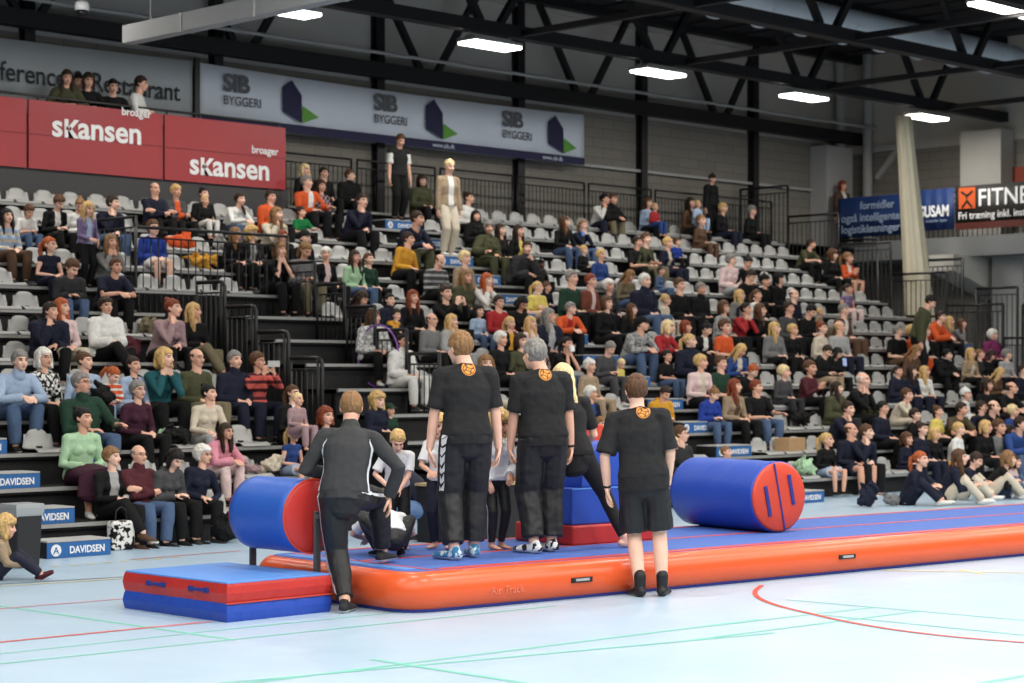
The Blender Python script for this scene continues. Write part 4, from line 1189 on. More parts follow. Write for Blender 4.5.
def crash_mat():
    r = empty('crash_mat', (8.62, 11.50, 0)); tag(r, 'square crash mat with red upper layer, blue lower layer and blue top', 'crash mat')
    W, D = 0.965, 1.29
    def slab(name, z0, z1, m, e=0.0):
        b = MB(); n = 14; vs = []; o1 = []
        for i in range(n): o1.append((W * i / n, 0))
        for i in range(n): o1.append((W, D * i / n))
        for i in range(n): o1.append((W * (1 - i / n), D))
        for i in range(n): o1.append((0, D * (1 - i / n)))
        N = len(o1); rings = []
        for zt, ins in ((0, .006), (.15, 0), (.5, -.008), (.85, 0), (1, .006)):
            rings += [(x + (W / 2 - x) * 2 / W * (ins + .004 * math.sin(k * 1.9)), y + (D / 2 - y) * 2 / D * (ins + .004 * math.sin(k * 2.3)), z0 + (z1 - z0) * zt) for k, (x, y) in enumerate(o1)]
        fs = [(i * N + k, i * N + (k + 1) % N, (i + 1) * N + (k + 1) % N, (i + 1) * N + k) for i in range(4) for k in range(N)]
        fs += [tuple(range(N))[::-1], tuple(range(4 * N, 5 * N))]
        b.add(rings, fs); return b.build(name, m, r, smooth=False)
    slab('lower_block', 0.0, 0.135, M_ABLU); slab('upper_block', 0.135, 0.275, M_ARED)
    t = MB(); t.box(0.006, W - 0.006, 0.006, D - 0.006, 0.272, 0.288); t.build('top_cover', M_ALBL, r, bevel=0.006)
    s = MB(); s.box(-0.010, W + 0.006, -0.010, -0.004, 0.130, 0.140); s.build('piping', M_AOR2, r)
    for y in (0.33, 0.86):
        h = MB(); h.box(-0.022, -0.004, y - 0.10, y + 0.10, 0.205, 0.228); h.box(-0.018, -0.004, y - 0.12, y - 0.07, 0.198, 0.235); h.box(-0.018, -0.004, y + 0.07, y + 0.12, 0.198, 0.235)
        h.build('carry_handle', M_DBL, r)
crash_mat()

def cyl_y(b, c, r, y0, y1, n=48, ruffle=0.0, rings=10, mi=0, cap=True):
    vs = []
    for j in range(rings + 1):
        t = j / rings
        for k in range(n):
            a = 2 * math.pi * k / n; rr = r * (1 + ruffle * (math.sin(t * 19 + 2 * math.sin(a)) * .6 + math.sin(7 * a + t * 5) * .3)) if 0 < j < rings else r
            vs.append((c[0] + rr * math.cos(a), y0 + (y1 - y0) * t, c[2] + rr * math.sin(a)))
    fs = [(j * n + k, j * n + (k + 1) % n, (j + 1) * n + (k + 1) % n, (j + 1) * n + k) for j in range(rings) for k in range(n)]
    if cap: fs += [tuple(range(n))[::-1], tuple(range(rings * n, (rings + 1) * n))]
    b.add(vs, fs, mi)
def disc_part(name, parent, c, r, y, m, t=0.012, pil=0.012):
    b = MB(); n = 48; vs = []
    for f, dy in ((1.0, 0), (1.0, -t), (.93, -t - pil), (.5, -t - pil * 1.3), (.04, -t - pil * 1.35)):
        vs += [(c[0] + r * f * math.cos(2 * math.pi * k / n), y + dy, c[2] + r * f * math.sin(2 * math.pi * k / n)) for k in range(n)]
    fs = [(j * n + k, j * n + (k + 1) % n, (j + 1) * n + (k + 1) % n, (j + 1) * n + k) for j in range(4) for k in range(n)] + [tuple(range(4 * n, 5 * n)), tuple(range(n))[::-1]]
    b.add(vs, fs); return b.build(name, m, parent, smooth=True)
# padded roller on two steel posts
r = empty('padded_roller', (9.625, 11.78, 0)); tag(r, 'blue padded roller with red end face held on two steel posts above the crash mat', 'padded roller')
b = MB(); cyl_y(b, (0, 0, .70), .283, 0.0, .66, ruffle=.004); o = b.build('roll_cover', mat('bright_blue_vinyl', (.026, .105, .46, 1), .42, noise_amt=.08, noise_scale=3, bump=.2, bump_scale=7), r, smooth=True)
disc_part('end_face', r, (0, 0, .70), .278, 0.0, M_ARED)
e = disc_part('end_face', r, (0, 0, 0), .278, 0.0, M_ARED); e.location = (0, .66, .70); e.rotation_euler = (0, 0, math.pi)
pp = MB(); pp.tube([(.281 * math.cos(t), -.012, .70 + .281 * math.sin(t)) for t in [2 * math.pi * k / 40 for k in range(41)]], .007, 6); pp.build('piping', M_AOR2, r)
for y in (-.065, .725):
    b = MB(); b.box(-.028, .028, y - .012, y + .012, 0.0, .74); p = b.build('support_post', M_GPOST, r, bevel=.004)
    q_ = MB(); q_.tube([(0, y - .02, .70), (0, y + .02, .70)], .018, 10); q_.build('bolt', M_STEEL, p)
    if y < 0:
        q_ = MB(); q_.box(.028, .075, y - .01, y + .01, .44, .46); q_.tube([(.075, y, .45), (.10, y, .45)], .016, 8); q_.build('clamp_knob', M_GPOST, p)
b = MB(); b.box(-.025, .025, -.10, .76, 0.0, .03); b.build('foot_bar', M_GPOST, r)
# big loose roller on the track
r = empty('foam_roller', (14.93, 11.41, 0.303)); r.rotation_euler = (0, 0, R(-11)); tag(r, 'big blue foam roller with orange end lying on the air track', 'foam roller')
b = MB(); cyl_y(b, (0, 0, .335), .333, 0.0, 1.2, n=56, ruffle=.009, rings=34); b.build('roll_cover', M_ABLU, r, smooth=True)
disc_part('end_face', r, (0, 0, .335), .325, 0.0, M_AOR2)
e = disc_part('end_face', r, (0, 0, 0), .325, 0.0, M_AOR2); e.location = (0, 1.2, .335); e.rotation_euler = (0, 0, math.pi)
b = MB(); b.beam((-.075, -.031, .65), (.06, -.031, .02), .010, .016); b.build('zip', M_DBL, r)
for x, z in ((-.155, .30), (.135, .40)):
    b = MB(); b.beam((x - .03, -.034, z + .14), (x + .03, -.034, z - .14), .012, .036); b.build('carry_handle', M_DBL, r)
# padded vault block with blue arch
r = empty('padded_block', (12.50, 11.76, 0.303)); r.rotation_euler = (0, 0, TR); tag(r, 'blue padded vault block with red base and orange back panel on the air track', 'padded block')
b = MB(); b.box(0, 1.0, 0, .78, 0, .17); b.build('base_slab', M_ARED, r, bevel=.02)
b = MB(); b.box(.03, .96, .05, .72, .17, .49); k = b.build('lower_box', M_ABLU, r, bevel=.015)
b = MB(); b.box(.03, .96, .042, .05, .478, .492); b.build('seam', M_ALBL, k)
b = MB(); n = 30
for y in (.16, .62): pass
vs = [(.57 + .38 * math.cos(math.pi * i / n), y, .49 + .40 * math.sin(math.pi * i / n)) for y in (.10, .62) for i in range(n + 1)]
fs = [(i, i + 1, n + 2 + i, n + 1 + i) for i in range(n)] + [tuple(range(n + 1)), tuple(range(n + 1, 2 * n + 2))[::-1], (0, n, 2 * n + 1, n + 1)]
b.add(vs, fs); b.build('arch', M_ABLU, r, bevel=.01)
b = MB(); b.box(.06, .94, .63, .75, .49, 1.02); b.build('back_panel', M_AOR2, r, bevel=.012)

# ------------------------------------------------------------------ small things round the court
b = MB(); b.add(*[(lambda v, f: (v, f))(*lathe([(.165, 0), (.18, .27), (.195, .53), (.20, .545)], 4))][0])
o = b.build('waste_bin', mat('dark_grey_plastic', (.020, .021, .023, 1), .5), bevel=.02); p = floor_pt(22, 567); o.location = p; o.rotation_euler = (0, 0, R(45))
tag(o, 'dark grey square waste bin lined with a clear bag by the stand steps', 'bin')
b = MB(); b.add(*lathe([(.188, .47), (.202, .50), (.213, .555), (.207, .585), (.19, .59)], 4)); k = b.build('bin_liner', mat('clear_bag', (.33, .35, .36, 1), .3), o)
r = empty('judges_table', (14.3, 15.15, 0)); tag(r, 'long black-clad table with pale wooden top edge behind the gymnasts', 'table')
b = MB(); b.box(0, 1.65, 0, .58, 0.0, .60); b.build('table_skirt', M_BLKV, r); b = MB(); b.box(-.02, 1.67, -.02, .6, .60, .63); b.build('tabletop', mat('pale_wood', (.42, .30, .16, 1), .5, noise_amt=.15, noise_scale=9), r)
def lump(name, px, py, row, size, col, label, cat, group=None, seed=0, vox=.016, kind='cloth', dy=.2, base=None, flat=1.0):
    """a soft crumpled thing lying on a seat, a deck or the floor"""
    Y = (ROW_Y(row) + dy) if row is not None else None
    if row is None: P0 = floor_pt(px, py)
    else: P0 = Vector((at_Y(px, Y), Y, ROW_H(row) + (.035 if base is None else base)))
    rr = random.Random(seed); P = Prims(); w, d, h = size
    P.ball((0, 0, h * .32), (w * .36, d * .38, h * .32))
    for i in range(16):
        a = rr.uniform(0, 6.28); q = rr.uniform(.12, .36); M = rotv(rr.uniform(-50, 50), rr.uniform(-50, 50), rr.uniform(0, 180))
        P.ball((w * q * math.cos(a), d * q * math.sin(a), h * rr.uniform(.15, .72) * (1.15 - q)), (w * rr.uniform(.16, .30), d * rr.uniform(.06, .13), h * rr.uniform(.10, .22)), M)
    me = remesh(name, P, vox * .75, 1, wrinkle=.030 * min(1, h / .2), wscale=13, seed=seed)
    zmin = min(v.co.z for v in me.vertices); me.transform(Matrix.Translation((0, 0, -zmin)))
    me.materials.append(M_OBJ)
    o = bpy.data.objects.new(name, me); COL.objects.link(o); o.location = P0; o.color = C(col) if isinstance(col, str) else col
    o.rotation_euler = (0, 0, rr.uniform(-.4, .4))
    tag(o, label, cat, group); return o
lump('jacket', 181, 246, 10, (.46, .3, .34), 'og', 'bright orange jacket heaped on a seat behind the railing', 'jacket', seed=1)
lump('jacket', 202, 265, 9, (.62, .3, .20), 'yo', 'orange-yellow jacket spread over a seat behind the railing', 'jacket', seed=2)
lump('bag', 222, 243, 10, (.26, .2, .26), 'lg', 'pale bag beside the bright orange jacket', 'bag', seed=3)
lump('jacket', 131, 327, 5, (.36, .3, .30), 'mr', 'maroon jacket on the seat beside the woman in fluffy white', 'jacket', seed=4)
lump('jacket', 150, 303, 6, (.44, .3, .24), 'kh', 'grey-brown jacket heaped on the seat beyond the navy polo man', 'jacket', seed=5)
lump('jacket', 43, 303, 6, (.44, .35, .26), 'bk', 'black jacket behind the young man in navy', 'jacket', seed=6)
lump('jacket', 176, 428, 2, (.50, .36, .30), 'bk', 'black jacket heaped beside the woman in plum', 'jacket', seed=7)
lump('bag', 168, 421, 2, (.26, .2, .24), 'mg', 'pale green bag under the heaped black jacket', 'bag', seed=8, dy=.35)
lump('jacket', 103, 392, 3, (.40, .34, .30), 'bk', 'black puffer jacket on the lap beside the ginger child', 'jacket', seed=9, dy=-.08, base=.16)
lump('handbag', 252, 444, 1, (.32, .2, .12), 'mv', 'brown-pink handbag on an empty seat beside the woman with baby', 'handbag', seed=10)
lump('bag', 272, 443, 1, (.30, .22, .26), 'cr', 'cream fabric bag on the seat edge beside the woman with baby', 'bag', seed=11)
lump('jacket', 84 + 15, 530, None, (.44, .3, .34), 'nv', 'navy puffer jacket lying by the front step', 'jacket', seed=12)
lump('backpack', 273, 476, 0, (.30, .25, .30), 'bk', 'black backpack beside the girl in blue leotard', 'backpack', seed=13, dy=.05)
lump('jacket', 226, 543, None, (.40, .25, .40), 'bk', 'black coat piled on the floor beside the grey roller posts', 'jacket', seed=14)
lump('bag', 805, 466, 0, (.46, .26, .28), C('mg'), 'pale green bag in front of the cardboard box', 'bag', seed=15)
lump('jacket', 868, 507, None, (.36, .22, .44), 'nv', 'dark blue jacket hanging to the floor before the front row', 'jacket', seed=16)
lump('bag', 892, 506, None, (.30, .2, .22), 'gy', 'grey mesh bag on the floor beside the dark blue jacket', 'bag', seed=17)
lump('jacket', 800, 401, 2, (.50, .3, .24), 'bk', 'dark jacket pile next to the black t-shirt man', 'jacket', seed=18)
lump('jacket', 873, 372, 2, (.40, .3, .40), 'ol', 'olive jacket draped in front of the bald man in grey', 'jacket', seed=19)
lump('plush_toy', 718, 462, 0, (.20, .16, .30), 'ye', 'yellow plush toy held up behind the blue roller', 'plush toy', seed=20, dy=-.15, base=.12)
lump('backpack', 540, 262, 9, (.34, .3, .26), 'bk', 'black bag on a seat beside the brown-haired girl in pale jeans', 'bag', seed=21)
b = MB(); b.box(-.23, .23, -.13, .13, 0, .20); o = b.build('cardboard_box', mat('cardboard', (.42, .27, .14, 1), .8, noise_amt=.1), bevel=.006)
Y = ROW_Y(1) + .2; o.location = (at_Y(790, Y), Y, ROW_H(1) + .04); o.rotation_euler = (0, 0, .08); tag(o, 'brown cardboard box on the seat beside two empty grey seats', 'box')
f = MB(); f.box(-.232, .232, -.012, .012, .2, .203); f.build('tape', mat('tan_tape', (.30, .19, .10, 1), .4), o)
# patterned tote bag by the steps
b = MB(); b.box(-.14, .14, -.06, .06, 0, .30); o = b.build('tote_bag', pattern_mat('specks', C('wh'), C('bk'), 16), bevel=.03); P0 = floor_pt(121, 550); o.location = P0; tag(o, 'black and white patterned tote bag on the floor by the first step', 'bag')
h = MB(); h.tube([(-.07, 0, .29), (-.06, 0, .40), (0, 0, .44), (.06, 0, .40), (.07, 0, .29)], .009, 6); h.build('handle', M_BLKV, o)
# hula hoop on the railing
Y = 20.2; c = Vector((at_Y(378, 20.5), 20.5, h_at(378, 356, 20.5))); b = MB()
b.tube([(c.x, c.y + .42 * math.cos(t), c.z + .42 * math.sin(t)) for t in [2 * math.pi * k / 48 for k in range(49)]], .012, 8)
o = b.build('hula_hoop', mat('purple_plastic', (.26, .09, .42, 1), .35), smooth=True); tag(o, 'thin purple hoop hanging on the black stair railing', 'hoop')
CROWD = """
7 216 . f long k lb=cr br lap 0 | woman with long black hair in blue and cream jumper, at the picture edge
29 211 . b short b wh dn down 0 v | boy in white t-shirt looking down, beside the woman in blue and cream jumper
59 202 . f shortf b bk/wh bk down 0 | curly brown-haired woman in open dark cardigan over white top, looking down
80 206 . f bun l wh bk down -20 | fair woman in white, mostly hidden behind the standing girl in purple cardigan
50 245 . g pony R nv nv lap 20 n | small ginger girl in navy leotard, alone beneath the boy in white t-shirt
111 242 . f long l gy bk face 0 | long-haired woman in grey drinking, behind the man in navy polo
113 203 . m short d nv dn chin 20 | balding man in dark jumper and jeans, hand on his chin
155 189 . m bald b nv bk cross 0 | bald man in navy with folded arms, under the red boards
72 268 . b short b ch dn down 20 h | boy in dark grey jacket bending forward, in front of the standing purple girl
116 266 . m short b nv bk lean 0 v | man in navy polo shirt leaning forearms on his knees
153 228 . b short b rb wh lap 0 hs | child in bright blue hoodie and white shorts, behind the black railing
51 311 . m short d nv bk chin 20 p | young man in navy jacket, chin on hand, next to the ginger-haired girl
62 307 . f long R lp cr lap 20 | long ginger-haired girl in pale pink top and cream trousers
106 306 . f shortf d wh bk legx -10 p | woman in fluffy white sweater and black leather trousers, legs crossed
20 361 . m short g lb dn lean 0 e | grey-haired man in pale blue shirt and jeans, hands clasped
44 358 . f bob w bk*wh bk lap 0 g | white-bobbed woman in black and white patterned blouse, next to pale blue shirt
85 361 . f bun b lb bk lap 20 | woman with brown bun in pale blue top, behind the man in green sweater
82 383 . m short g gn dn out 20 ge | older man in dark green sweater with glasses, arm out over empty seat
113 375 . g pony R og=wh lb down 20 vT | small ginger girl in orange and white stripes, beside the pastel cardigan
134 365 . f bun d lb/bk bk lap 0 | dark-haired woman in pastel cardigan over black top
138 390 . f shortf g pl bk lap 0 g | short grey-haired woman in plum zip jacket with glasses
83 418 1 f bun k mg pl lap 20 k | dark-haired woman in mint top and dark red skirt, seated by the steps
112 457 0 f shortf l bk/lg bk legx 30 | woman in black cardigan over grey shirt, front row, first from the steps
139 455 0 m bald g mr dn cross 0 eg | bald grey-bearded man in maroon jacket and jeans, front row
173 308 . f bun r mv bk chin 20 | auburn-bunned woman in mauve top, chin resting on hand
194 311 . f long y bk kh legx 20 | blonde woman in black sweater and khaki trousers beside auburn bun
165 358 . f bob y tl bk face 20 | blonde woman in teal jacket holding up a camera
197 358 . m bald b ol kh lap 10 g | man with glasses in olive green jumper, beside the teal jacket
235 360 . m short g nv nv lap 10 e | grey-haired man in navy sweater over collared shirt, thick set
258 361 . f shortf b co=mr nv phone 20 g | woman in coral striped sweater filming with a phone
293 393 . f pony b bk/wh bk held 10 g | woman in black cardigan and white top holding a baby
298 406 1 b buzz Y mv mv lap 10 B | baby in mauve, held by the woman in black cardigan
209 393 2 f bun k cr lg knees 25 | black-haired woman in cream turtleneck knit sweater
226 434 1 f long d pk lp lean 10 hg | girl with very long brown hair in pink hoodie, leaning forward
175 459 0 f bob k dg bk down 10 h | dark-haired girl in headband and dark grey hoodie looking down
202 455 0 f curly w nv bk side 20 g | woman with curly pale hair in navy cardigan, front row beside roller
293 434 . g pony y bl lb lap 10 ns | blonde girl in blue gym leotard, hands clasped, beside the padded roller
176 191 . f shortf y dg/og bk cross 10 | short blonde woman in dark jacket with orange scarf
204 194 . f bun k bk bk held 0 v | dark-haired woman in black holding a baby, under the red boards
205 206 . b buzz y bk wh lap 0 B | baby in black and white, on the lap of woman in black
240 199 . f side d wh dn lean 10 | woman with dark side ponytail in white sweater, leaning forward
271 197 . m short d og bk lap 10 h | man in bright orange hoodie, below the lower sKansen lettering
277 214 . f long l cr bk chin 20 | woman in beige top, hand over her mouth, below orange hoodie
301 212 . b short d gr bk out 20 v | boy in green t-shirt, in front of the grey-haired orange jacket
307 182 . m short g og/wh bk out 20 | grey-haired man in orange jacket, arm stretched over the seats
236 237 . f long l bk bk lap 20 | woman with straight fair hair in black, behind the guard railing
252 233 . f bigcurl y ch/lg bk lap 20 | woman with big wavy blonde hair, behind the guard railing
283 237 . m short r bk bk chin 0 v | reddish-haired person in black, hand to face, next to wavy blonde
280 250 . f bob l bk bk face 0 v | light-brown-haired woman hiding her face in both hands
306 250 . f pony l gy kh down 0 | woman with tied fair hair in grey sweater, beneath the black cap
305 238 . b cap bk bk bk lap 0 | boy in black cap, behind the woman in grey sweater
326 254 . f shortf w bk/lp bk lap -20 | white-haired woman in black waistcoat over pink blouse
362 201 . m short d nv bk chin 0 | man in navy sweater, hand covering his face, beside the empty seats
321 186 . f bob d nv#mv bk lap 0 | dark-haired woman in plaid shirt, next to the grey-haired orange jacket
350 177 . m short b bk bk lap 20 p | brown-haired man in black jacket, upper back row
324 177 . m short d bk bk lap 0 | dark-clothed man standing out behind the plaid shirt woman
305 170 . f bob Y bk bk lap 0 | pale-haired woman in black, in the topmost corner beside red board
417 219 . m short d nv ol lean 20 | man in navy sweater and green trousers, leaning, behind the mustard top
422 181 . f bob d ol bk lap 0 p | dark-haired woman in olive jacket, between the two standing boys
408 239 9 m short d yo bk side 30 | boy in mustard yellow top leaning over sideways
440 261 . m bald b dg=lg bk down 0 | bald man in grey and black striped sweater
355 257 . f long d mg dn lap 0 | long-haired woman in mint green cardigan and jeans
369 259 . f pony b gn bk lap 10 | brown-haired girl in dark green, next to the mint cardigan
468 198 . f bun d wh bk side 20 | dark-haired woman in loose white blouse, beside the boy in beige
476 216 . f long k bk bk lap 0 p | girl with long black hair in black jacket, below white blouse
489 228 . f curly g ol ol out -30 p | grey curly woman in long olive parka, turned to the girls
501 230 . f long d bk bk lap 0 | long dark-haired girl in black, next to the olive parka
519 231 . f long d bk/ye bk lap 0 | girl in black jacket over bright yellow top
527 248 . m short d ch bk chin -20 p | person in dark purple-grey jacket, in front of the yellow top
541 265 . b beanie bk bk bk lap 0 hD | dark-skinned child in black hooded coat
465 258 . f shortf Y tn tn lap 0 | short fair-haired woman in beige patterned jacket, beside striped sweater
565 222 . f long b bk dn knees 20 | brown-haired girl in black top and pale jeans
583 225 . f pony l nv dn face 0 | girl in navy top and jeans drinking from a blue bottle
605 199 13 m short k wh nv chin 20 | man in white shirt, hand on face, by the back railing
584 250 . b short y bk bk lap 10 | short-haired blond boy in black jacket
601 255 . f shortf y bl lg lap 10 | older fair woman in bright blue jacket
572 278 . m short g gn bk lap 10 | grey-haired man in dark green sweater, next to the rust jacket
466 277 . f long l ol bk lap 0 p | woman with long fair hair in dark olive coat
487 280 . f long R wh wh face 0 | ginger long-haired woman in white, hands at her mouth
499 302 . m short d rd bk knees 0 g | man in red sweater with glasses
479 311 . g bob k lb dn lap 0 | dark-haired girl in light blue sweater, beside the red sweater
522 303 . f bob k bk bk down 0 g | dark-haired woman with glasses in black, next to red sweater
538 293 . f pony y ye tn held 20 v | blonde woman in yellow top with a child in her arms
547 292 . g short b nv nv lap 20 B | small child in navy, held by the blonde in yellow
591 281 . m short r rs/lp nv lap 10 | reddish-haired man in rust jacket over pink shirt
609 286 . f curly w ch bk lap 0 | white curly-haired woman in dark top, beside the rust jacket
607 303 . f bob b bk bk lap 0 | brown-haired woman in black, in front of white curly hair
510 323 . f pony y bk/yo bk lap 0 | smiling blonde woman in black with yellow scarf
531 323 . f long y lp lp lap 10 | long-haired blonde woman in pale pink top
549 316 . f long g nv/lg bk lap 20 p | grey-blonde woman in navy puffer jacket and grey scarf
571 313 . m short g og/rd bk lean 20 | grey-haired man in orange hoodie leaning forward
501 339 . f shortf w bk bk lap 0 | white-haired old woman in black cardigan, smiling
521 341 . f bob d ol ol lap 0 | dark-haired woman in olive green, beside the white-haired old woman
567 344 . f pony k bk dn face 0 v | dark-haired woman in black drinking from a white cup
486 364 . g long l cr cr lap -20 | fair long-haired girl in cream, beneath the white-haired old woman
590 366 . f shortf w tn tn lap 10 | white-haired old woman in pink-beige coat
610 350 . m short g dg dg down 0 | older man in dark grey jumper, behind the pink-beige coat
362 298 . f long d bk bk down 20 | dark-haired woman in black coat looking down, beside the railing
390 300 . f pony k nv bk lap 0 p | dark-haired woman in navy jacket, behind the orange sweater boy
413 297 . f long r bk bk lap 0 | woman with long auburn hair in black jacket
446 293 . f bun d bk bk phone 0 | woman in black photographing with a dark camera
374 317 . f bob b lg*wh bk lap 20 p | brown-bobbed woman in fluffy grey and white coat, behind bars
396 315 . b short d yo bk chin 10 h | boy in orange-yellow hoodie, hand over his mouth
432 320 . m bald b gy bk lap 10 g | older bald man in grey sweater
452 321 . f long y lg lg lap 10 h | blonde woman in pale grey hooded top
403 341 . f bun k wh wh lap 10 p | dark-haired woman in white puffer coat, behind bars
378 401 . b bigcurl y nv bk lap 10 p | curly blonde person in navy jacket, behind the green cap
390 411 . b cap gn gn bk lap 10 | boy in green cap and green sweater
326 416 . f bob r bk bk lap 10 | reddish-brown-haired person, mostly hidden by the man in track suit
613 199 13 m short b bk kh lean 10 p | person in dark jacket and khaki trousers, beside the white shirt
648 203 13 f bob b lb bk held 10 | woman in light blue top holding a toddler in red
655 211 13 b buzz y rd bl lap 10 B | toddler in red top, on the lap of woman in light blue
691 203 13 f long d br bk held 10 | long-haired woman in dark brown holding a child
698 208 13 b buzz y lb lb lap 10 B | pale-haired small child in light blue, held by woman in brown
701 221 12 g short l br br lap 10 | small child in brown, in front of the woman in brown
723 208 13 f shortf y bk/nv nv lap 10 | fair-haired woman in dark coat over blue dress
752 211 13 f curly g bk bk lap 10 | grey curly-haired woman in dark jacket, last along the back railing
638 242 . m short d bk bk out 20 v | man in black t-shirt leaning forward on his knees
646 239 . m short b ol kh lap 10 | bearded man in olive, right behind the black t-shirt
668 243 . f shortf y nv/cr nv lap 10 | blonde woman in navy blazer
677 242 . b short b rb bk lap 20 | boy in royal blue jacket, next to the navy blazer
661 271 . g short d dn dn lap 10 | dark-haired girl in denim blue, in front of navy blazer
731 260 . f shortf g lp lg lap 20 h | grey-haired older woman in pale pink jacket
748 262 . f bun k bk bk down 10 | dark-haired woman in black, next to the pale pink jacket
751 276 . m short d bk bk down 10 | dark-haired man in black, in front of the pale pink jacket
630 277 . f long l kh dn down 20 | woman with long light-brown hair hanging forward as she bends
645 281 . m short w nv dn lap 10 p | white-haired man in navy jacket and jeans
666 300 . b short y cr cr lap 20 | fair-haired little boy in cream top
680 285 . m short b bk bk lap 10 | short-haired man in black, behind the little boy in cream
701 289 . m short g bk bk lap 10 e | grey-haired older man in black jacket, beside short-haired man
632 310 . f long b bk bk lap 20 | girl with long brown hair in black, behind grey cardigan
642 324 . m cap bk lg*gy dn lean 20 | man in black cap, grey cardigan and jeans
668 327 . f bob Y rd bk lean 30 | old woman with white-blonde hair in red sweater
686 327 . f bob r bk bk lap 20 | auburn-haired woman in black, beside the red sweater
707 329 . f bun k bk/wh bk down 20 | black-haired woman in black and white top, next to orange vest
724 307 . f bob b lg*gy bk lap 10 g | woman with orange headwear and grey patterned sweater
725 327 . b short b og bk lap 10 v | boy in bright orange vest over black
746 309 . f pony k rd bk face 20 | dark-ponytailed girl in red sweater
740 295 . f long y gy bk lap 20 h | blonde woman in grey hoodie, behind the red sweater girl
757 295 . f pony b wh bk lap 10 | brown-haired woman in white cardigan, beside grey hoodie blonde
760 310 . f long b bk bk chin 20 | long brown-haired girl in black, next to red sweater ponytail
667 356 . b short k bk dn lap 10 v | boy in black t-shirt and jeans, low by the aisle
690 341 . f pony y nv bk lap 20 p | blonde ponytailed woman in navy jacket
701 362 . f shortf y lp/cr bk lap 20 | short-haired blonde woman in pale pink with cream scarf
721 363 . m short b gn kh lap 10 v | man in moss green t-shirt
741 350 . f long y bl/cr bk down 20 | long blonde-haired girl in bright blue vest
753 372 . m short R bk bk down 20 | red-haired man in black, leaning forward beside the beige vest
735 386 . f long r tn/br bk lap 20 | long auburn-haired woman in beige coat and brown vest
621 369 . b short Y ye nv down 0 T | blond toddler in bright yellow top
591 394 . f curly w nv/bl nv lap 20 | white-haired woman in navy jacket with blue collar, beside the padded block
601 424 . g shortf l tn tn lap 0 T | small fair-haired child, half hidden behind the padded block
665 398 . m short d yo bk down 0 h | dark-haired teenager in mustard hoodie, behind the man in shorts
681 434 . m short b ch bk lap 20 g | man with glasses in charcoal sweater and blue collar, beside blue roller
673 455 . f long Y bk bk lap 20 | long pale blonde-haired child, right beside the man in shorts
714 395 . f bun l rb dn down 20 h | fair-haired girl in royal blue hoodie and jeans looking down
757 387 . m short r bk dn out 20 v | man in black t-shirt and jeans, arm resting on his knee
784 372 . b short Y dg ch lap 20 | small blond boy in grey sweater
810 368 . b short b mr bk clap 10 | boy in dark red jacket
837 388 . f long d ol ch lap 20 p | dark-haired woman in olive parka, behind the navy front row
827 440 0 g pony y bk lb lap 20 s | blonde girl in black jacket and bare legs, front row
726 452 . b buzz l yo bk lap 20 T | small child with face behind the yellow plush toy
789 308 . m short d dg bk lap 10 | dark-haired man in dark grey jumper
775 328 . f long y gy bk lap 20 h | long blonde-haired woman in grey hoodie, beside the black top
793 330 . f shortf y bk bk lap 20 | short fair-haired woman in black top
811 311 . m short k bk bk down 10 | black-haired boy in black, beside the small fair child
820 314 . b short y tn tn lap 10 T | small fair child in tan, behind beige sweater woman
822 328 . f bun r cr bk lap 10 | reddish-brown-haired woman in beige sweater
840 327 . m bald y lg nv lap 20 | bald man in pale grey jacket
844 310 . m short g br/wh br lap 10 | grey-haired man in rust brown jacket, behind the bald man
848 289 . g pony d pu lp lap 20 n | girl in purple and pink top kneeling on a seat
827 351 . m short d bk tn down 0 h | dark-haired man in black hoodie bending low
837 356 . f long k bk bk down 20 | black-haired girl looking at a lit phone
779 279 . m hood bk bk bk lap 10 h | hooded teenager all in black, beside the dark beanie
765 281 . b beanie bk bk bk lap 10 | child in dark beanie, next to the hooded teenager
794 295 . m bald b nv bk lap 10 | bald man in dark blue, in front of the hooded teenager
811 248 . m short d ol bk lean 20 v | man in olive t-shirt leaning forward, near the stand end
833 255 . f bigcurl b bk bk lap 20 | curly-haired woman in black, between olive and orange tops
848 258 . g pony l og/wh tn clap 20 s | girl in white and orange top, end of her row
898 331 . m short g bk br lap 20 v | grey-haired man in black t-shirt and brown trousers
912 332 . b short y og og lap 10 v | fair child in orange t-shirt
925 331 . f shortf g bk/wh bk lap 20 | grey-haired woman in black jacket and white scarf
925 317 . f bun d rd bk lap 10 | dark-haired person in red jacket, behind white scarf
941 317 . m short d og bk lean 10 h | dark-haired boy in orange hoodie, near the far stand end
950 322 . f long y gy bk lap 10 | fair-haired girl in grey, next to the orange hoodie boy
962 325 . f long b gy dn chin 10 | long brown-haired girl in grey and pale jeans
993 335 . f curly w ma bk lap 20 p | grey-haired woman in magenta jacket
947 358 . m short k bk bk lean 20 p | black-haired man in black jacket leaning over
971 353 . f long y tn/cr bk lap 20 | blonde long-haired girl in beige and cream
980 354 . f pony l ch bk lap 20 | fair girl in charcoal, right beside the beige and cream girl
991 358 . f bob d bk bk down 20 | dark-bobbed girl in black, next to the charcoal top
1007 357 . f curly g lg bk lap 20 | grey curly-haired person in pale grey, by the stand corner
1000 373 . f long y br bk down 20 | long blonde hair over brown coat, below grey curly hair
916 351 . f long l br br down 20 | long fair-haired girl in brown jacket, below orange t-shirt child
925 373 . f long y wh/cr nv lap 20 | blonde woman in white cardigan and navy trousers
912 373 . f long d nv nv lap 20 | dark long-haired girl in navy, between two navy and white tops
898 372 . f pony d nv nv lap 10 h | dark-haired girl in navy hoodie, first before the white cardigan
863 380 . m bald w bk bk face 10 | bald old man in black jacket, hands at his mouth
987 385 . f bob d bk bk lap 20 | brown-bobbed woman in black, behind the navy polo man
1023 374 . m short d nv bk lap 10 | dark-haired man in navy, cut by the picture edge
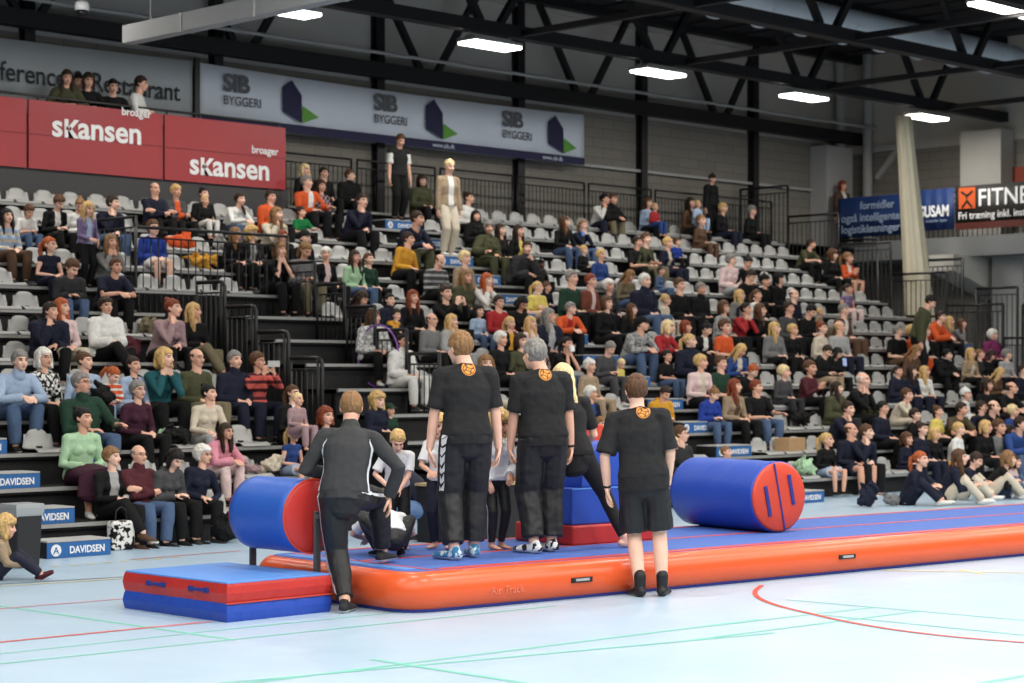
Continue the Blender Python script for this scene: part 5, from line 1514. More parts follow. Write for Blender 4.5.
1012 388 . m bald b bk bk lean 20 v | bald man in black t-shirt leaning, near the picture edge
848 409 1 m short d nv bk chin 10 | dark-haired man in navy sweater, behind the bald man in shorts
851 430 0 m bald b nv nv lap 20 s | bald man in navy and shorts, front row, beside girl in black
867 432 0 m short b nv bk chin 20 | boy in navy, hand over mouth, front row
883 408 1 m short k nv bk lap 10 | dark-bearded man in navy sweater
907 395 . b short b cr cr chin 10 | small boy in cream top, behind the navy group
907 439 0 g bob b nv nv lap 10 | brown-haired girl in navy, behind the ginger ponytail
922 429 0 f bun d nv nv lap 10 | dark-bunned woman in navy zip top
935 434 0 f bob y bk yo lap 20 | short blonde girl in black and yellow trousers
938 413 1 f bun b ye bk lap 10 v | brown-haired woman in yellow t-shirt
962 409 1 m short d ol*br bk lean 20 v | man in camouflage shirt
959 429 0 f shortf y wh bk lap 10 | fair-haired woman in white jacket, front row
966 394 2 g beanie wh wh wh lap 10 | child in white knitted hat
982 407 1 m short d nv bk lap 20 | dark-haired man in navy polo, beside the bald man in black
986 427 0 f bob y bk bk lap 20 | blonde woman in black jacket, next to the white jacket
994 407 1 m bald b bk bk lean 20 | bald man in black jumper, beside the navy polo
1013 411 1 b short Y bl bl lap 20 | pale blond boy in blue
1010 433 . f bob d tn br lap 20 | dark-haired woman in beige-brown coat, near the edge
999 427 0 b short b gy gy lap 10 | small child in grey, next to the beige-brown coat
915 415 1 b short d bk bk lap 10 | dark-haired child in black, below the small boy in cream
1021 424 . m short d bl dn lean 20 | man in bright blue jacket, cut by the edge
"""
# ------------------------------------------------------------------ gymnasts and helpers on and round the track
def ray_decal(o_me, pts2d, faces, name, m, root, frm, to, off=.003):
    """lay a small sheet onto a garment: pts2d are start points, cast along 'to'"""
    bvh = BVHTree.FromPolygons([v.co.copy() for v in o_me.vertices], [tuple(p.vertices) for p in o_me.polygons])
    vs = []
    for p in pts2d:
        hit = bvh.ray_cast(V3(p), V3(to))
        if hit[0] is None: hit = bvh.find_nearest(V3(p) + V3(to) * .8)
        vs.append(hit[0] - V3(to) * off)
    me = bpy.data.meshes.new(name); me.from_pydata(vs, [], faces); me.materials.append(m)
    me.polygons.foreach_set('use_smooth', [True] * len(me.polygons))
    o = bpy.data.objects.new(name, me); COL.objects.link(o); o.parent = root
    return o
def ribbon(o_me, path, width_dir, w, name, m, root, off=.004, n=26, chev=None):
    """a strip of width w along path, pulled onto the nearest cloth"""
    bvh = BVHTree.FromPolygons([v.co.copy() for v in o_me.vertices], [tuple(p.vertices) for p in o_me.polygons])
    path = [V3(p) for p in path]; seg = [0]
    for i in range(1, len(path)): seg.append(seg[-1] + (path[i] - path[i - 1]).length)
    def at(t):
        d = t * seg[-1]
        for i in range(1, len(path)):
            if d <= seg[i] + 1e-9: return path[i - 1].lerp(path[i], (d - seg[i - 1]) / (seg[i] - seg[i - 1]))
        return path[-1]
    vs = []; fs = []; mi = []
    k = 5
    for i in range(n + 1):
        c = at(i / n)
        for j in range(k):
            q = c + V3(width_dir) * w * (j / (k - 1) - .5); h = bvh.find_nearest(q); vs.append(h[0] + h[1] * off)
    for i in range(n):
        for j in range(k - 1): fs.append((i * k + j, i * k + j + 1, (i + 1) * k + j + 1, (i + 1) * k + j)); mi.append(0)
    me = bpy.data.meshes.new(name); me.from_pydata(vs, [], fs); me.materials.append(m)
    me.polygons.foreach_set('use_smooth', [True] * len(me.polygons))
    o = bpy.data.objects.new(name, me); COL.objects.link(o); o.parent = root
    if chev is not None:
        vs = []; fs = []; nch = max(3, int(seg[-1] / (w * .95)))
        for c_ in range(nch):
            for (dt, j) in ((0, -.5), (.38, 0), (0, .5)):
                for th in (0, .30):
                    t = min(.999, (c_ + dt + th + .05) / nch); q = at(t) + V3(width_dir) * w * j; h = bvh.find_nearest(q); vs.append(h[0] + h[1] * (off + .002))
            o_ = c_ * 6; fs += [(o_, o_ + 1, o_ + 3, o_ + 2), (o_ + 2, o_ + 3, o_ + 5, o_ + 4)]
        me = bpy.data.meshes.new('chevrons'); me.from_pydata(vs, [], fs); me.materials.append(chev)
        c2 = bpy.data.objects.new('chevrons', me); COL.objects.link(c2); c2.parent = o
    return o
def emblem_mat():
    m, nt, b = nodes_of('orange_emblem'); tc = nt.nodes.new('ShaderNodeTexCoord'); sp = nt.nodes.new('ShaderNodeSeparateXYZ'); nt.links.new(tc.outputs['Generated'], sp.inputs[0])
    def M(op, a, v=None, v2=None):
        n = nt.nodes.new('ShaderNodeMath'); n.operation = op
        for i, x in enumerate((a, v)):
            if x is None: continue
            if isinstance(x, (int, float)): n.inputs[i].default_value = x
            else: nt.links.new(x, n.inputs[i])
        return n.outputs[0]
    u = M('SUBTRACT', sp.outputs['X'], .5); v = M('SUBTRACT', sp.outputs['Z'], .5)
    rr = M('SQRT', M('ADD', M('MULTIPLY', u, u), M('MULTIPLY', v, v)))
    def arc(cx, cy, r):                         # thin dark arc, as on a ball
        du = M('SUBTRACT', u, cx); dv = M('SUBTRACT', v, cy); q = M('SQRT', M('ADD', M('MULTIPLY', du, du), M('MULTIPLY', dv, dv)))
        return M('LESS_THAN', M('ABSOLUTE', M('SUBTRACT', q, r)), .028)
    dark = M('LESS_THAN', M('ABSOLUTE', M('SUBTRACT', rr, .40)), .025)
    for a_ in ((.62, .30, .52), (-.62, -.30, .52), (.30, -.75, .70), (-.30, .75, .70)): dark = M('MAXIMUM', dark, arc(*a_))
    dark = M('MULTIPLY', dark, M('LESS_THAN', rr, .43))
    mx = nt.nodes.new('ShaderNodeMix'); mx.data_type = 'RGBA'; mx.inputs['A'].default_value = srgb(214, 138, 52); mx.inputs['B'].default_value = srgb(26, 20, 14)
    nt.links.new(dark, mx.inputs['Factor']); nt.links.new(mx.outputs['Result'], b.inputs['Base Color']); b.inputs['Roughness'].default_value = .7
    return m
M_EMB = emblem_mat()
def emblem(top_me, root, x, z, r):
    pts = [(x, .6, z)]; fs = []; N = 28
    for i, f in enumerate((.33, .66, 1.0)):
        pts += [(x + r * f * math.cos(2 * math.pi * k / N), .6, z + r * f * math.sin(2 * math.pi * k / N)) for k in range(N)]
    fs += [(0, 1 + k, 1 + (k + 1) % N) for k in range(N)]
    for j in (0, 1): fs += [(1 + j * N + k, 1 + (j + 1) * N + k, 1 + (j + 1) * N + (k + 1) % N, 1 + j * N + (k + 1) % N) for k in range(N)]
    ray_decal(top_me, pts, fs, 'round_emblem', M_EMB, root, None, (0, -1, 0))
M_BLKT = mat('black_cotton', (.0125, .0125, .014, 1), .9, noise_amt=.15, noise_scale=25, bump=.12, bump_scale=140)
M_BLKS = mat('black_track_suit', (.0105, .011, .013, 1), .55, noise_amt=.15, noise_scale=12, bump=.12, bump_scale=30)
M_DGRJ = mat('dark_grey_jersey', (.030, .031, .034, 1), .8, noise_amt=.12, noise_scale=25, bump=.12, bump_scale=140)
M_WHC = mat('white_cloth', (.74, .75, .78, 1), .8, bump=.15, bump_scale=60)
M_WHS = mat('white_stripe', (.72, .74, .76, 1), .7)
def figure(label, loc, rz, s, sex='m', body_vox=.0062, hair=None, hcol='b', top=None, topm=None, topn='t_shirt', bot=None, botm=None, botn='trousers', shoes=None, shoen='shoe', skin=0, extra=None, group=None, mirror=False, watch=None, **kw):
    J = pose(sex=sex, **kw)
    root = bpy.data.objects.new('person', body_mesh('body', J, body_vox)); COL.objects.link(root); root.color = SKIN[skin]
    if hair: add_child(HAIRNAME.get(hair, 'hair'), hair_mesh(hair), root, srgb(*HPAL[hcol]) if hcol in HPAL else C(hcol), M=head_matrix(J))
    tm = top_mesh(topn, J, **top); tm.materials.append(topm); add_child(topn, tm, root)
    bm_ = bottom_mesh(botn, J, **bot); bm_.materials.append(botm); add_child(botn, bm_, root)
    if shoes:
        for sd in 'ab': add_child(shoen, shoe_mesh(shoen, J, sd, .007), root, C(shoes))
    if watch:
        w = J['wr' + watch]; d = (w - J['el' + watch]).normalized(); b_ = MB(); b_.tube([w - d * .022, w - d * .004], .031, 14); b_.build('wrist_band', M_BLKV, root)
    root.location = loc; root.rotation_euler = (0, 0, R(rz)); root.scale = (s, s, s)
    tag(root, label, 'person', group)
    return root, J, tm, bm_
TOPZ = 0.304
def on_track(x, y): p = floor_pt(x, y, TOPZ); return p
UPR = dict(pel=(0, 0, .915), curve=4)
# man in the dark track suit, one foot up on the track
root, J, tm, bm_ = figure('man in dark track suit seen from behind, one foot on the air track edge', (9.60, 11.36, 0), 135, 1.02, hair='short', hcol='l',
    top=dict(sleeve=2.0, inf=.016, vox=.008, loose=.006, wr=.008, collar=True, drop=.06), topm=M_DGRJ, topn='track_jacket', bot=dict(upto=1.93, vox=.008, loose=.014, wr=.008), botm=M_BLKS, botn='track_trousers', shoes='ch',
    pel=(.015, -.16, .865), lean=13, curve=9, pitch=22, side=-3, ana=(.0, -.02, .085), anb=(-.23, -.66, .395), kpa=(.2, -1, 0), kpb=(-.35, -1, .6), fta=(-.25, -1, 0), ftb=(-.45, -1, 0),
    wa=(.17, -.46, 1.0), epa=(.6, .5, -.5), hda=(-.6, -.7, -.1), wb=(-.30, -.34, .83), epb=(-1, .5, 0), hdb=(-.1, -.1, -1), pna=(0, 0, -1), pnb=(1, 0, 0), cua=15, cub=25)
sp = J['sp']
for sg in (1, -1):
    M2 = J['M2']
    ribbon(tm, [sp[4] + V3((sg * .16, .06, -.03)), sp[3] + V3((sg * .19, .05, -.05)), sp[2] + V3((sg * .19, .05, 0)), sp[1] + V3((sg * .20, .05, .02))], (0, 1, 0), .05, 'side_panel', M_WHS, root)
for k in (-1, 0, 1):
    a = V3((0, .9, .45)).normalized() * .030 * k
    hp, kn = J['hpb'], J['knb']
    ribbon(bm_, [hp + V3((-.11, .14, .05)) + a, hp.lerp(kn, .5) + V3((-.12, .08, .03)) + a, kn + V3((-.12, .05, .03)) + a], (0, .45, -.25), .026, 'stripe', M_WHS, root)
    hp, kn, an = J['hpa'], J['kna'], J['ana']; a = V3((0, .03 * k, 0))
    ribbon(bm_, [hp + V3((.16, .03, .03)) + a, kn + V3((.13, .03, 0)) + a, an + V3((.11, .03, .06)) + a], (0, 1, 0), .016, 'stripe', M_WHS, root)
# tall man with chevron trousers
p = on_track(466, 559)
root, J, tm, bm_ = figure('tall man in black t-shirt and chevron-sided trousers with blue shoes', (p.x, p.y, TOPZ), 146, 1.09, hair='short', hcol='l', watch=None, skin=1,
    top=dict(sleeve=.84, inf=.012, vox=.007, loose=.014, wr=.011, drop=.07, flare=.012), topm=M_BLKT, bot=dict(upto=1.92, vox=.008, loose=.026, wr=.009), botm=M_BLKS, shoes='lb',
    hoff=(.035, -.01, -.040), yaw=26, pitch=6, ana=(.10, .06, .085), anb=(-.08, -.13, .085), kpa=(.1, -1, 0), kpb=(-.1, -1, 0), fta=(.55, -.8, 0), ftb=(.05, -1, 0), wa=(.27, -.06, .74), wb=(-.26, -.08, .78), epa=(.6, 1, 0), epb=(-.6, 1, 0), hda=(-.05, -.12, -1), hdb=(.05, -.1, -1), pna=(-1, .2, 0), pnb=(1, .2, 0), **UPR)
emblem(tm, root, -.01, 1.395, .052)
hp, kn, an = J['hpa'], J['kna'], J['ana']
ribbon(bm_, [hp + V3((.15, .13, .10)), hp.lerp(kn, .5) + V3((.15, .12, 0)), kn + V3((.13, .11, .02))], (-.5, 1, 0), .075, 'chevron_band', M_WHS, root, chev=M_BLKS)
for o in root.children:
    if o.name.startswith('shoe'):
        o.material_slots[0].link = 'OBJECT'; o.material_slots[0].material = pattern_mat('specks', srgb(60, 125, 165), srgb(205, 215, 220), 26)
# grey-haired man
p = on_track(543, 552.5)
root, J, tm, bm_ = figure('grey-haired man in black t-shirt and black trousers with white shoes', (p.x, p.y, TOPZ), 148, 1.06, hair='short', hcol='g', watch='b', skin=0,
    top=dict(sleeve=.84, inf=.013, vox=.007, loose=.014, wr=.011, drop=.08, belly=.02, flare=.012), topm=M_BLKT, bot=dict(upto=1.92, vox=.008, loose=.034, wr=.011), botm=M_BLKS, shoes='wh',
    hoff=(.045, -.01, -.036), yaw=24, pitch=4, side=1, ana=(.085, .05, .085), anb=(-.085, -.06, .085), kpa=(.1, -1, 0), kpb=(-.1, -1, 0), fta=(.6, -.8, 0), ftb=(.35, -1, 0), wa=(.25, -.10, .74), wb=(-.25, -.08, .76), epa=(.6, 1, 0), epb=(-.6, 1, 0), hda=(-.1, -.2, -1), hdb=(.05, -.15, -1), pna=(-1, .2, 0), pnb=(1, .2, 0), cua=60, cub=45, **UPR)
emblem(tm, root, -.005, 1.395, .051)
for o in root.children:
    if o.name.startswith('shoe'):
        o.material_slots[0].link = 'OBJECT'; o.material_slots[0].material = pattern_mat('specks', srgb(225, 225, 225), srgb(40, 40, 44), 22)
# young man in shorts
p = floor_pt(638.5, 596)
root, J, tm, bm_ = figure('man in black t-shirt, black shorts and socks standing on the floor', (p.x + .01, p.y - .04, 0), 133, 1.06, hair='short', hcol='b', watch='a', skin=3,
    top=dict(sleeve=.90, inf=.014, vox=.007, loose=.022, wr=.011, drop=.11, flare=.016), topm=M_BLKT, bot=dict(upto=.93, vox=.008, inf=.012, loose=.030, wr=.010), botm=M_BLKS, botn='shorts',
    hoff=(0, 0, -.03), yaw=10, pitch=5, side=5, ana=(.025, .03, .075), anb=(-.145, -.02, .075), kpa=(.1, -1, 0), kpb=(-.1, -1, 0), fta=(.35, -1, 0), ftb=(-.25, -1, 0), wa=(.27, -.05, .82), wb=(-.19, -.12, .85), epa=(.6, 1, 0), epb=(-.6, 1, 0), hda=(-.05, -.1, -1), hdb=(.05, -.2, -1), pna=(-1, .2, 0), pnb=(1, .2, 0), cua=25, cub=30, **UPR)
emblem(tm, root, -.0, 1.40, .053)
for s in 'ab':
    P = Prims(); an, f = J['an' + s], J['ft' + s]; dn = V3((0, 0, -1))
    P.sweep([an + V3((0, 0, .085)), an + V3((0, 0, .02)), an + dn * .04], [.047, .044, .042], n=14)
    P.sweep([an - f * .04 + dn * .036, an + f * .06 + dn * .040, an + f * .14 + dn * .052, an + f * .19 + dn * .056], [(.036, .036), (.042, .034), (.047, .022), (.034, .016)], side=f.cross(dn), n=12)
    me = remesh('sock', P, .007, 2); me.materials.append(M_BLKS); add_child('sock', me, root)
# woman reaching out a leg behind the grey-haired man
p = on_track(572, 549)
root, J, tm, bm_ = figure('blonde woman in black stretching one bare foot out beside the padded block', (p.x, p.y, TOPZ), 140, 1.0, sex='f', hair='long', hcol='Y', skin=1,
    top=dict(sleeve=.8, inf=.012, vox=.009, loose=.008), topm=M_BLKT, bot=dict(upto=1.94, vox=.009, inf=.006, loose=.002, wr=.002), botm=M_BLKT, botn='leggings',
    pel=(0, 0, .80), lean=10, side=6, curve=6, pitch=12, yaw=15, ana=(.18, .0, .08), anb=(-.46, -.10, .08), kpa=(.2, -1, 0), kpb=(-.2, -1, .1), fta=(.2, -1, 0), ftb=(-.9, -.5, 0), wa=(.26, -.30, .80), wb=(-.12, -.35, .84), hda=(0, -.4, -1), hdb=(0, -.4, -1))
# children on the track
def kid(label, loc, rz, s, **kw):
    kw.setdefault('hs', 1.25); kw.setdefault('body_vox', .008); return figure(label, loc, rz, s, **kw)
TOPK = dict(sleeve=.8, inf=.016, vox=.009, loose=.016)
p = on_track(397, 549)
kid('blond boy in white t-shirt and black trousers looking down', (p.x, p.y, TOPZ), -40, .60, hair='short', hcol='y', top=TOPK, topm=M_WHC, bot=dict(vox=.009), botm=M_BLKS, skin=1,
    pel=(0, 0, .915), lean=14, curve=8, pitch=40, ana=(.09, 0, .08), anb=(-.09, 0, .08), kpa=(.1, -1, 0), kpb=(-.1, -1, 0), wa=(.03, -.34, .86), wb=(-.16, -.30, .92), epa=(1, .5, -.3), epb=(-1, .5, -.3), hda=(-.6, -.3, -.5), hdb=(.6, -.3, -.5), yaw=8)
p = on_track(391, 557)
kid('crouching child in white t-shirt and black trousers behind the track suit leg', (p.x, p.y, TOPZ), 150, .72, hair='short', hcol='b', top=TOPK, topm=M_WHC, bot=dict(vox=.009), botm=M_BLKS, shoes='bk',
    pel=(0, .06, .24), lean=58, curve=10, pitch=10, ana=(.12, -.12, .085), anb=(-.12, -.06, .085), kpa=(.5, -1, .5), kpb=(-.5, -1, .5), fta=(.3, -1, 0), ftb=(-.3, -1, 0), wa=(.16, -.62, .16), wb=(-.16, -.60, .16), epa=(1, .4, 0), epb=(-1, .4, 0), hda=(0, -1, -.3), hdb=(0, -1, -.3))
p = on_track(371, 560)
b = None
p = floor_pt(424, 541)
figure('person in navy jumper and jeans crouching behind the tall man', (p.x, p.y, 0.0), -150, .98, sex='f', hair='bun', hcol='b', top=dict(vox=.010), topm=mat('navy_jersey', C('nv'), .85, bump=.1, bump_scale=100), topn='sweater', bot=dict(vox=.010), botm=mat('blue_denim', srgb(92, 120, 160), .8, noise_amt=.15, noise_scale=14), botn='jeans', shoes='ch', body_vox=.009,
    pel=(0, .05, .34), lean=26, curve=10, pitch=20, ana=(.12, -.10, .085), anb=(-.12, -.22, .085), kpa=(.4, -1, .6), kpb=(-.4, -1, .6), wa=(.14, -.50, .46), wb=(-.14, -.50, .50), hda=(-.4, -1, .1), hdb=(.4, -1, .1))
p = on_track(441, 550)
kid('barefoot child in white shirt and navy trousers behind the chevron trousers', (p.x + .12, p.y + .12, TOPZ), -60, .66, sex='f', hair='bob', hcol='y', top=TOPK, topm=M_WHC, topn='shirt', bot=dict(vox=.009), botm=mat('navy_cotton', C('nv'), .85),
    pel=(0, 0, .915), lean=6, curve=6, pitch=15, ana=(.09, 0, .08), anb=(-.09, 0, .08), kpa=(.1, -1, 0), kpb=(-.1, -1, 0), wa=(.05, -.34, 1.0), wb=(-.05, -.34, 1.0), epa=(1, .5, -.5), epb=(-1, .5, -.5))
p = on_track(497, 549)
root, J, tm, bm_ = kid('fair-haired girl in white shirt and black leggings between the two tall men', (p.x, p.y + .02, TOPZ), -20, .665, sex='f', hair='bigcurl', hcol='y', top=dict(sleeve=2.0, inf=.022, vox=.009, loose=.01), topm=M_WHC, topn='shirt', bot=dict(vox=.009, inf=.008, loose=.004), botm=M_BLKS, botn='leggings', skin=2,
    pel=(0, 0, .915), lean=4, curve=5, pitch=14, yaw=30, ana=(.08, 0, .08), anb=(-.08, -.06, .08), kpa=(.1, -1, 0), kpb=(-.1, -1, 0), fta=(.3, -1, 0), ftb=(.2, -1, 0), wa=(.10, -.22, .95), wb=(-.16, -.16, .86), hda=(-.3, -.5, -.8), hdb=(.1, -.5, -.9))
hp, kn, an = J['hpb'], J['knb'], J['anb']
ribbon(bm_, [hp + V3((-.14, .0, .0)), kn + V3((-.10, 0, 0)), an + V3((-.08, 0, .04))], (0, 1, 0), .028, 'stripe', M_WHS, root)
p = floor_pt(512, 536)
kid('fair child in light blue kneeling at the black table', (p.x - .1, p.y - .25, 0), -60, .70, sex='f', hair='long', hcol='y', top=dict(vox=.010), topm=mat('light_blue_cotton', srgb(120, 165, 220), .85), topn='sweater', bot=dict(vox=.010), botm=mat('navy_leggings', C('nv'), .85), body_vox=.010,
    pel=(0, .05, .36), lean=8, ana=(.11, .12, .08), anb=(-.11, .12, .08), kpa=(.2, -1, .3), kpb=(-.2, -1, .3), wa=(.08, -.3, .5), wb=(-.08, -.3, .5))
# child with curly hair sitting on the floor at the edge
p = floor_pt(4, 580)
kid('curly blonde child in beige jacket and red shoes sitting on the floor by the bin', (p.x - .07, p.y + .03, 0), 50, .60, sex='f', hair='bigcurl', hcol='y', top=dict(sleeve=2.0, inf=.028, vox=.010, wr=.01), topm=mat('beige_jacket_cloth', C('tn'), .85, bump=.15), topn='jacket', bot=dict(vox=.010), botm=mat('dark_navy_trousers', C('nv'), .85), shoes='mr', body_vox=.009,
    pel=(0, 0, .10), lean=6, pitch=8, ana=(.10, -.62, .09), anb=(-.10, -.66, .09), kpa=(.25, -.2, 1), kpb=(-.25, -.2, 1), fta=(.2, -1, .5), ftb=(-.2, -1, .5), wa=(.10, -.40, .24), wb=(-.10, -.42, .24), hda=(0, -1, -.1), hdb=(0, -1, -.1))
p = floor_pt(-8, 566)
kid('brown-haired child partly cut off by the edge behind the curly child', (p.x - .15, p.y + .15, 0), 50, .72, sex='f', hair='long', hcol='l', top=dict(vox=.011), topm=mat('pink_cotton', C('pk'), .85), topn='sweater', bot=dict(vox=.011), botm=mat('grey_leggings', C('gy'), .85), body_vox=.011,
    pel=(0, 0, .10), lean=4, ana=(.10, -.62, .09), anb=(-.10, -.66, .09), kpa=(.25, -.2, 1), kpb=(-.25, -.2, 1), wa=(.10, -.40, .24), wb=(-.10, -.42, .24))

# ------------------------------------------------------------------ people standing in the stand
STAND_T = {}
def stander(label, x, yhead, Y, z, sex, hair, hcol, top, tk, leg, rz, s=None, shoes='bk', skin=0, kid_=False, key=0, seed=0, bare=False, **kw):
    kk = dict(pel=(0, 0, .915), curve=5, ana=(.09, .02, .085), anb=(-.09, -.02, .085), kpa=(.1, -1, 0), kpb=(-.1, -1, 0), wa=(.24, -.07, .80), wb=(-.24, -.07, .80), epa=(.6, 1, 0), epb=(-.6, 1, 0), hda=(0, -.15, -1), hdb=(0, -.15, -1), pna=(-1, .2, 0), pnb=(1, .2, 0))
    kk.update(kw); k = (sex, key, kid_)
    if k not in STAND_T:
        J = pose(sex=sex, hs=1.2 if kid_ else 1.0, **kk); STAND_T[k] = dict(J=J, body=body_mesh('body', J, .0105), parts={})
    T = STAND_T[k]; J = T['J']
    h = h_at(x, yhead, Y); s = (h - z) / J['head'].z
    root = assemble('person', T, hair, srgb(*HPAL[hcol]), top, tk, leg, 'trousers', SKIN[skin], shoes, False, seed)
    root.location = (at_Y(x, Y), Y, z); root.rotation_euler = (0, 0, R(rz)); root.scale = (s, s, s)
    tag(root, label, 'person'); print('STAND', label[:40], round(s, 2), round(at_Y(x, Y), 2))
    return root
stander('standing boy in black waistcoat over white t-shirt at the top of the steps', 398, 141, ROW_Y(12) + .33, ROW_H(12) + .17, 'm', 'short', 'b', 'wh', 'short', 'bk', -10, pitch=24, yaw=0)
vest = top_mesh('waistcoat', STAND_T[('m', 0, False)]['J'], sleeve=.10, inf=.026, loose=0); vest.materials.append(M_BLKT); add_child('waistcoat', vest, [o for o in COL.objects if o.get('label', '').startswith('standing boy in black')][0])
stander('standing fair boy in beige jacket and cream trousers on the steps', 447, 167, ROW_Y(10) + .30, ROW_H(10) + .17, 'm', 'short', 'Y', 'tn/wh', 'long', 'cr', -8, shoes='wh', key=1, skin=3, pitch=14)
stander('girl standing in purple cardigan over floral top and black trousers', 86, 209, ROW_Y(8) + .18, ROW_H(8), 'f', 'long', 'y', 'pu/lb', 'long', 'bk', 0, kid_=True, skin=1, key=2, pitch=14, wa=(.20, -.12, .98), wb=(-.06, -.24, .98), hdb=(.8, -.4, -.2), pnb=(0, 1, 0))
stander('standing person in dark coat and dark hat by the back railing', 710, 179, ROW_Y(13) + .42, ROW_H(13), 'f', 'beanie', 'd', 'bk', 'thick', 'bk', -5, key=3, pitch=14)
stander('woman in dark jacket and white top standing by the far corner casing', 841, 186, 26.45, ROW_H(13) - .0, 'f', 'bob', 'r', 'br/wh', 'thick', 'nv', -10, key=4)
stander('man in olive jacket standing with bowed head at the stand end', 917.6, 302, ROW_Y(4) + .35, ROW_H(4), 'm', 'short', 'k', 'ol', 'thick', 'bk', 30, key=5, pitch=34, lean=12)
for (x, y, sx, hr, hc, tp, tk, lab, ky) in ((64.6, 79, 'f', 'long', 'd', 'ol', 'thick', 'long-haired woman in olive scarf and coat leaning on the red deck railing', 6), (76, 83, 'm', 'short', 'k', 'bk', 'long', 'black-haired person squeezed between two others on the red deck', 7),
        (86, 82, 'f', 'bob', 'd', 'bk', 'long', 'dark-bobbed person in black, third at the red deck railing', 8), (110.7, 88, 'm', 'short', 'k', 'bk', 'long', 'black-haired boy in black leaning low on the red deck railing', 7), (130.6, 84, 'm', 'short', 'd', 'wh', 'long', 'dark-haired person in white shirt at the red deck railing', 9)):
    stander(lab, x, y, 26.12 if x != 76 else 26.4, 4.78, sx, hr, hc, tp, tk, 'bk', -20 if x < 120 else 40, key=ky, lean=10, pitch=8, wa=(.12, -.32, 1.10), wb=(-.12, -.32, 1.10), epa=(.8, .4, -.3), epb=(-.8, .4, -.3), hda=(-.7, -.4, 0), hdb=(.7, -.4, 0), cua=40, cub=40)


# children sitting on the floor before the front row
def floor_sitter(label, px, py, sex, hair, hcol, top, leg, rz, s, tk='long', key=0, **kw):
    kk = dict(pel=(0, 0, .10), lean=10, curve=12, ana=(.12, -.52, .09), anb=(-.12, -.56, .09), kpa=(.3, -.2, 1), kpb=(-.3, -.2, 1), fta=(.2, -1, .2), ftb=(-.2, -1, .2), wa=(.08, -.42, .34), wb=(-.08, -.42, .32), hda=(-.5, -1, 0), hdb=(.5, -1, 0)); kk.update(kw)
    k = ('floor', sex, key)
    if k not in STAND_T:
        J = pose(sex=sex, hs=1.1, **kk); STAND_T[k] = dict(J=J, body=body_mesh('body', J, .0105), parts={})
    root = assemble('person', STAND_T[k], hair, srgb(*HPAL[hcol]), top, tk, leg, 'trousers', SKIN[1], 'wh', False, 1)
    p = floor_pt(px, py); root.location = p; root.rotation_euler = (0, 0, R(rz)); root.scale = (s, s, s)
    tag(root, label, 'person', 'children sitting on the floor before the front row')
floor_sitter('girl with ginger-blonde ponytail in navy, sitting on the floor with back turned', 908, 505, 'f', 'pony', 'R', 'nv', 'nv', 15, .86)
floor_sitter('girl with very long brown hair in navy hoodie, sitting on the floor', 946, 504, 'f', 'long', 'b', 'nv', 'cr', 30, .88, 'thick')
floor_sitter('dark-haired boy in navy looking at a phone on the floor', 962, 500, 'm', 'short', 'd', 'nv', 'cr', 20, .80, key=1, pitch=26)
floor_sitter('fair girl in black and white top leaning over on the floor', 988, 499, 'f', 'bob', 'l', 'bk', 'cr', 40, .86, key=2, lean=24)
floor_sitter('small child in pale pink on the floor near the picture edge', 1005, 498, 'f', 'bob', 'd', 'lp', 'dn', 10, .72)

# ------------------------------------------------------------------ spectators
idx = 0
for ln in CROWD.strip().splitlines():
    if ln.strip():
        idx += 1; r_ = seat_person(ln, idx); print('ROW', ln[:42].ljust(44), r_)

# things in hands
def slab_thing(name, px, py, Y, w, h, d, m, label, cat, screen=None, rz=-20):
    b = MB(); b.box(-w / 2, w / 2, -d / 2, d / 2, 0, h); o = b.build(name, m, bevel=min(w, h, d) * .2); o.location = (at_Y(px, Y), Y, h_at(px, py, Y)); o.rotation_euler = (R(-8), 0, R(rz)); tag(o, label, cat)
    return o
o = slab_thing('phone', 274, 367, ROW_Y(3) - .22, .15, .075, .010, M_GREY, 'phone held sideways by the woman in coral stripes', 'phone')
o = slab_thing('camera', 179, 369, ROW_Y(3) - .17, .12, .085, .06, M_BLKV, 'black camera held by the blonde woman in teal', 'camera'); q_ = MB(); q_.tube([(0, -.03, .045), (0, -.10, .045)], .034, 16); q_.build('lens', M_BLKV, o)
o = slab_thing('phone', 445, 300, ROW_Y(7) - .17, .15, .075, .010, M_BLKV, 'dark phone held up by the woman photographing', 'phone')
o = slab_thing('cup', 572, 352, ROW_Y(4) - .10, .07, .09, .07, M_WHITE, 'white cup raised by the dark-haired woman in black', 'cup')
o = slab_thing('bottle', 583, 236, ROW_Y(11) - .1, .05, .09, .05, M_ALBL, 'blue bottle held by the girl in navy', 'bottle')
o = slab_thing('phone', 845, 366, ROW_Y(4) - .28, .075, .13, .010, mat('lit_screen', (.25, .30, .5, 1), .3, emit=.5), 'lit phone in the hands of the black-haired girl', 'phone')

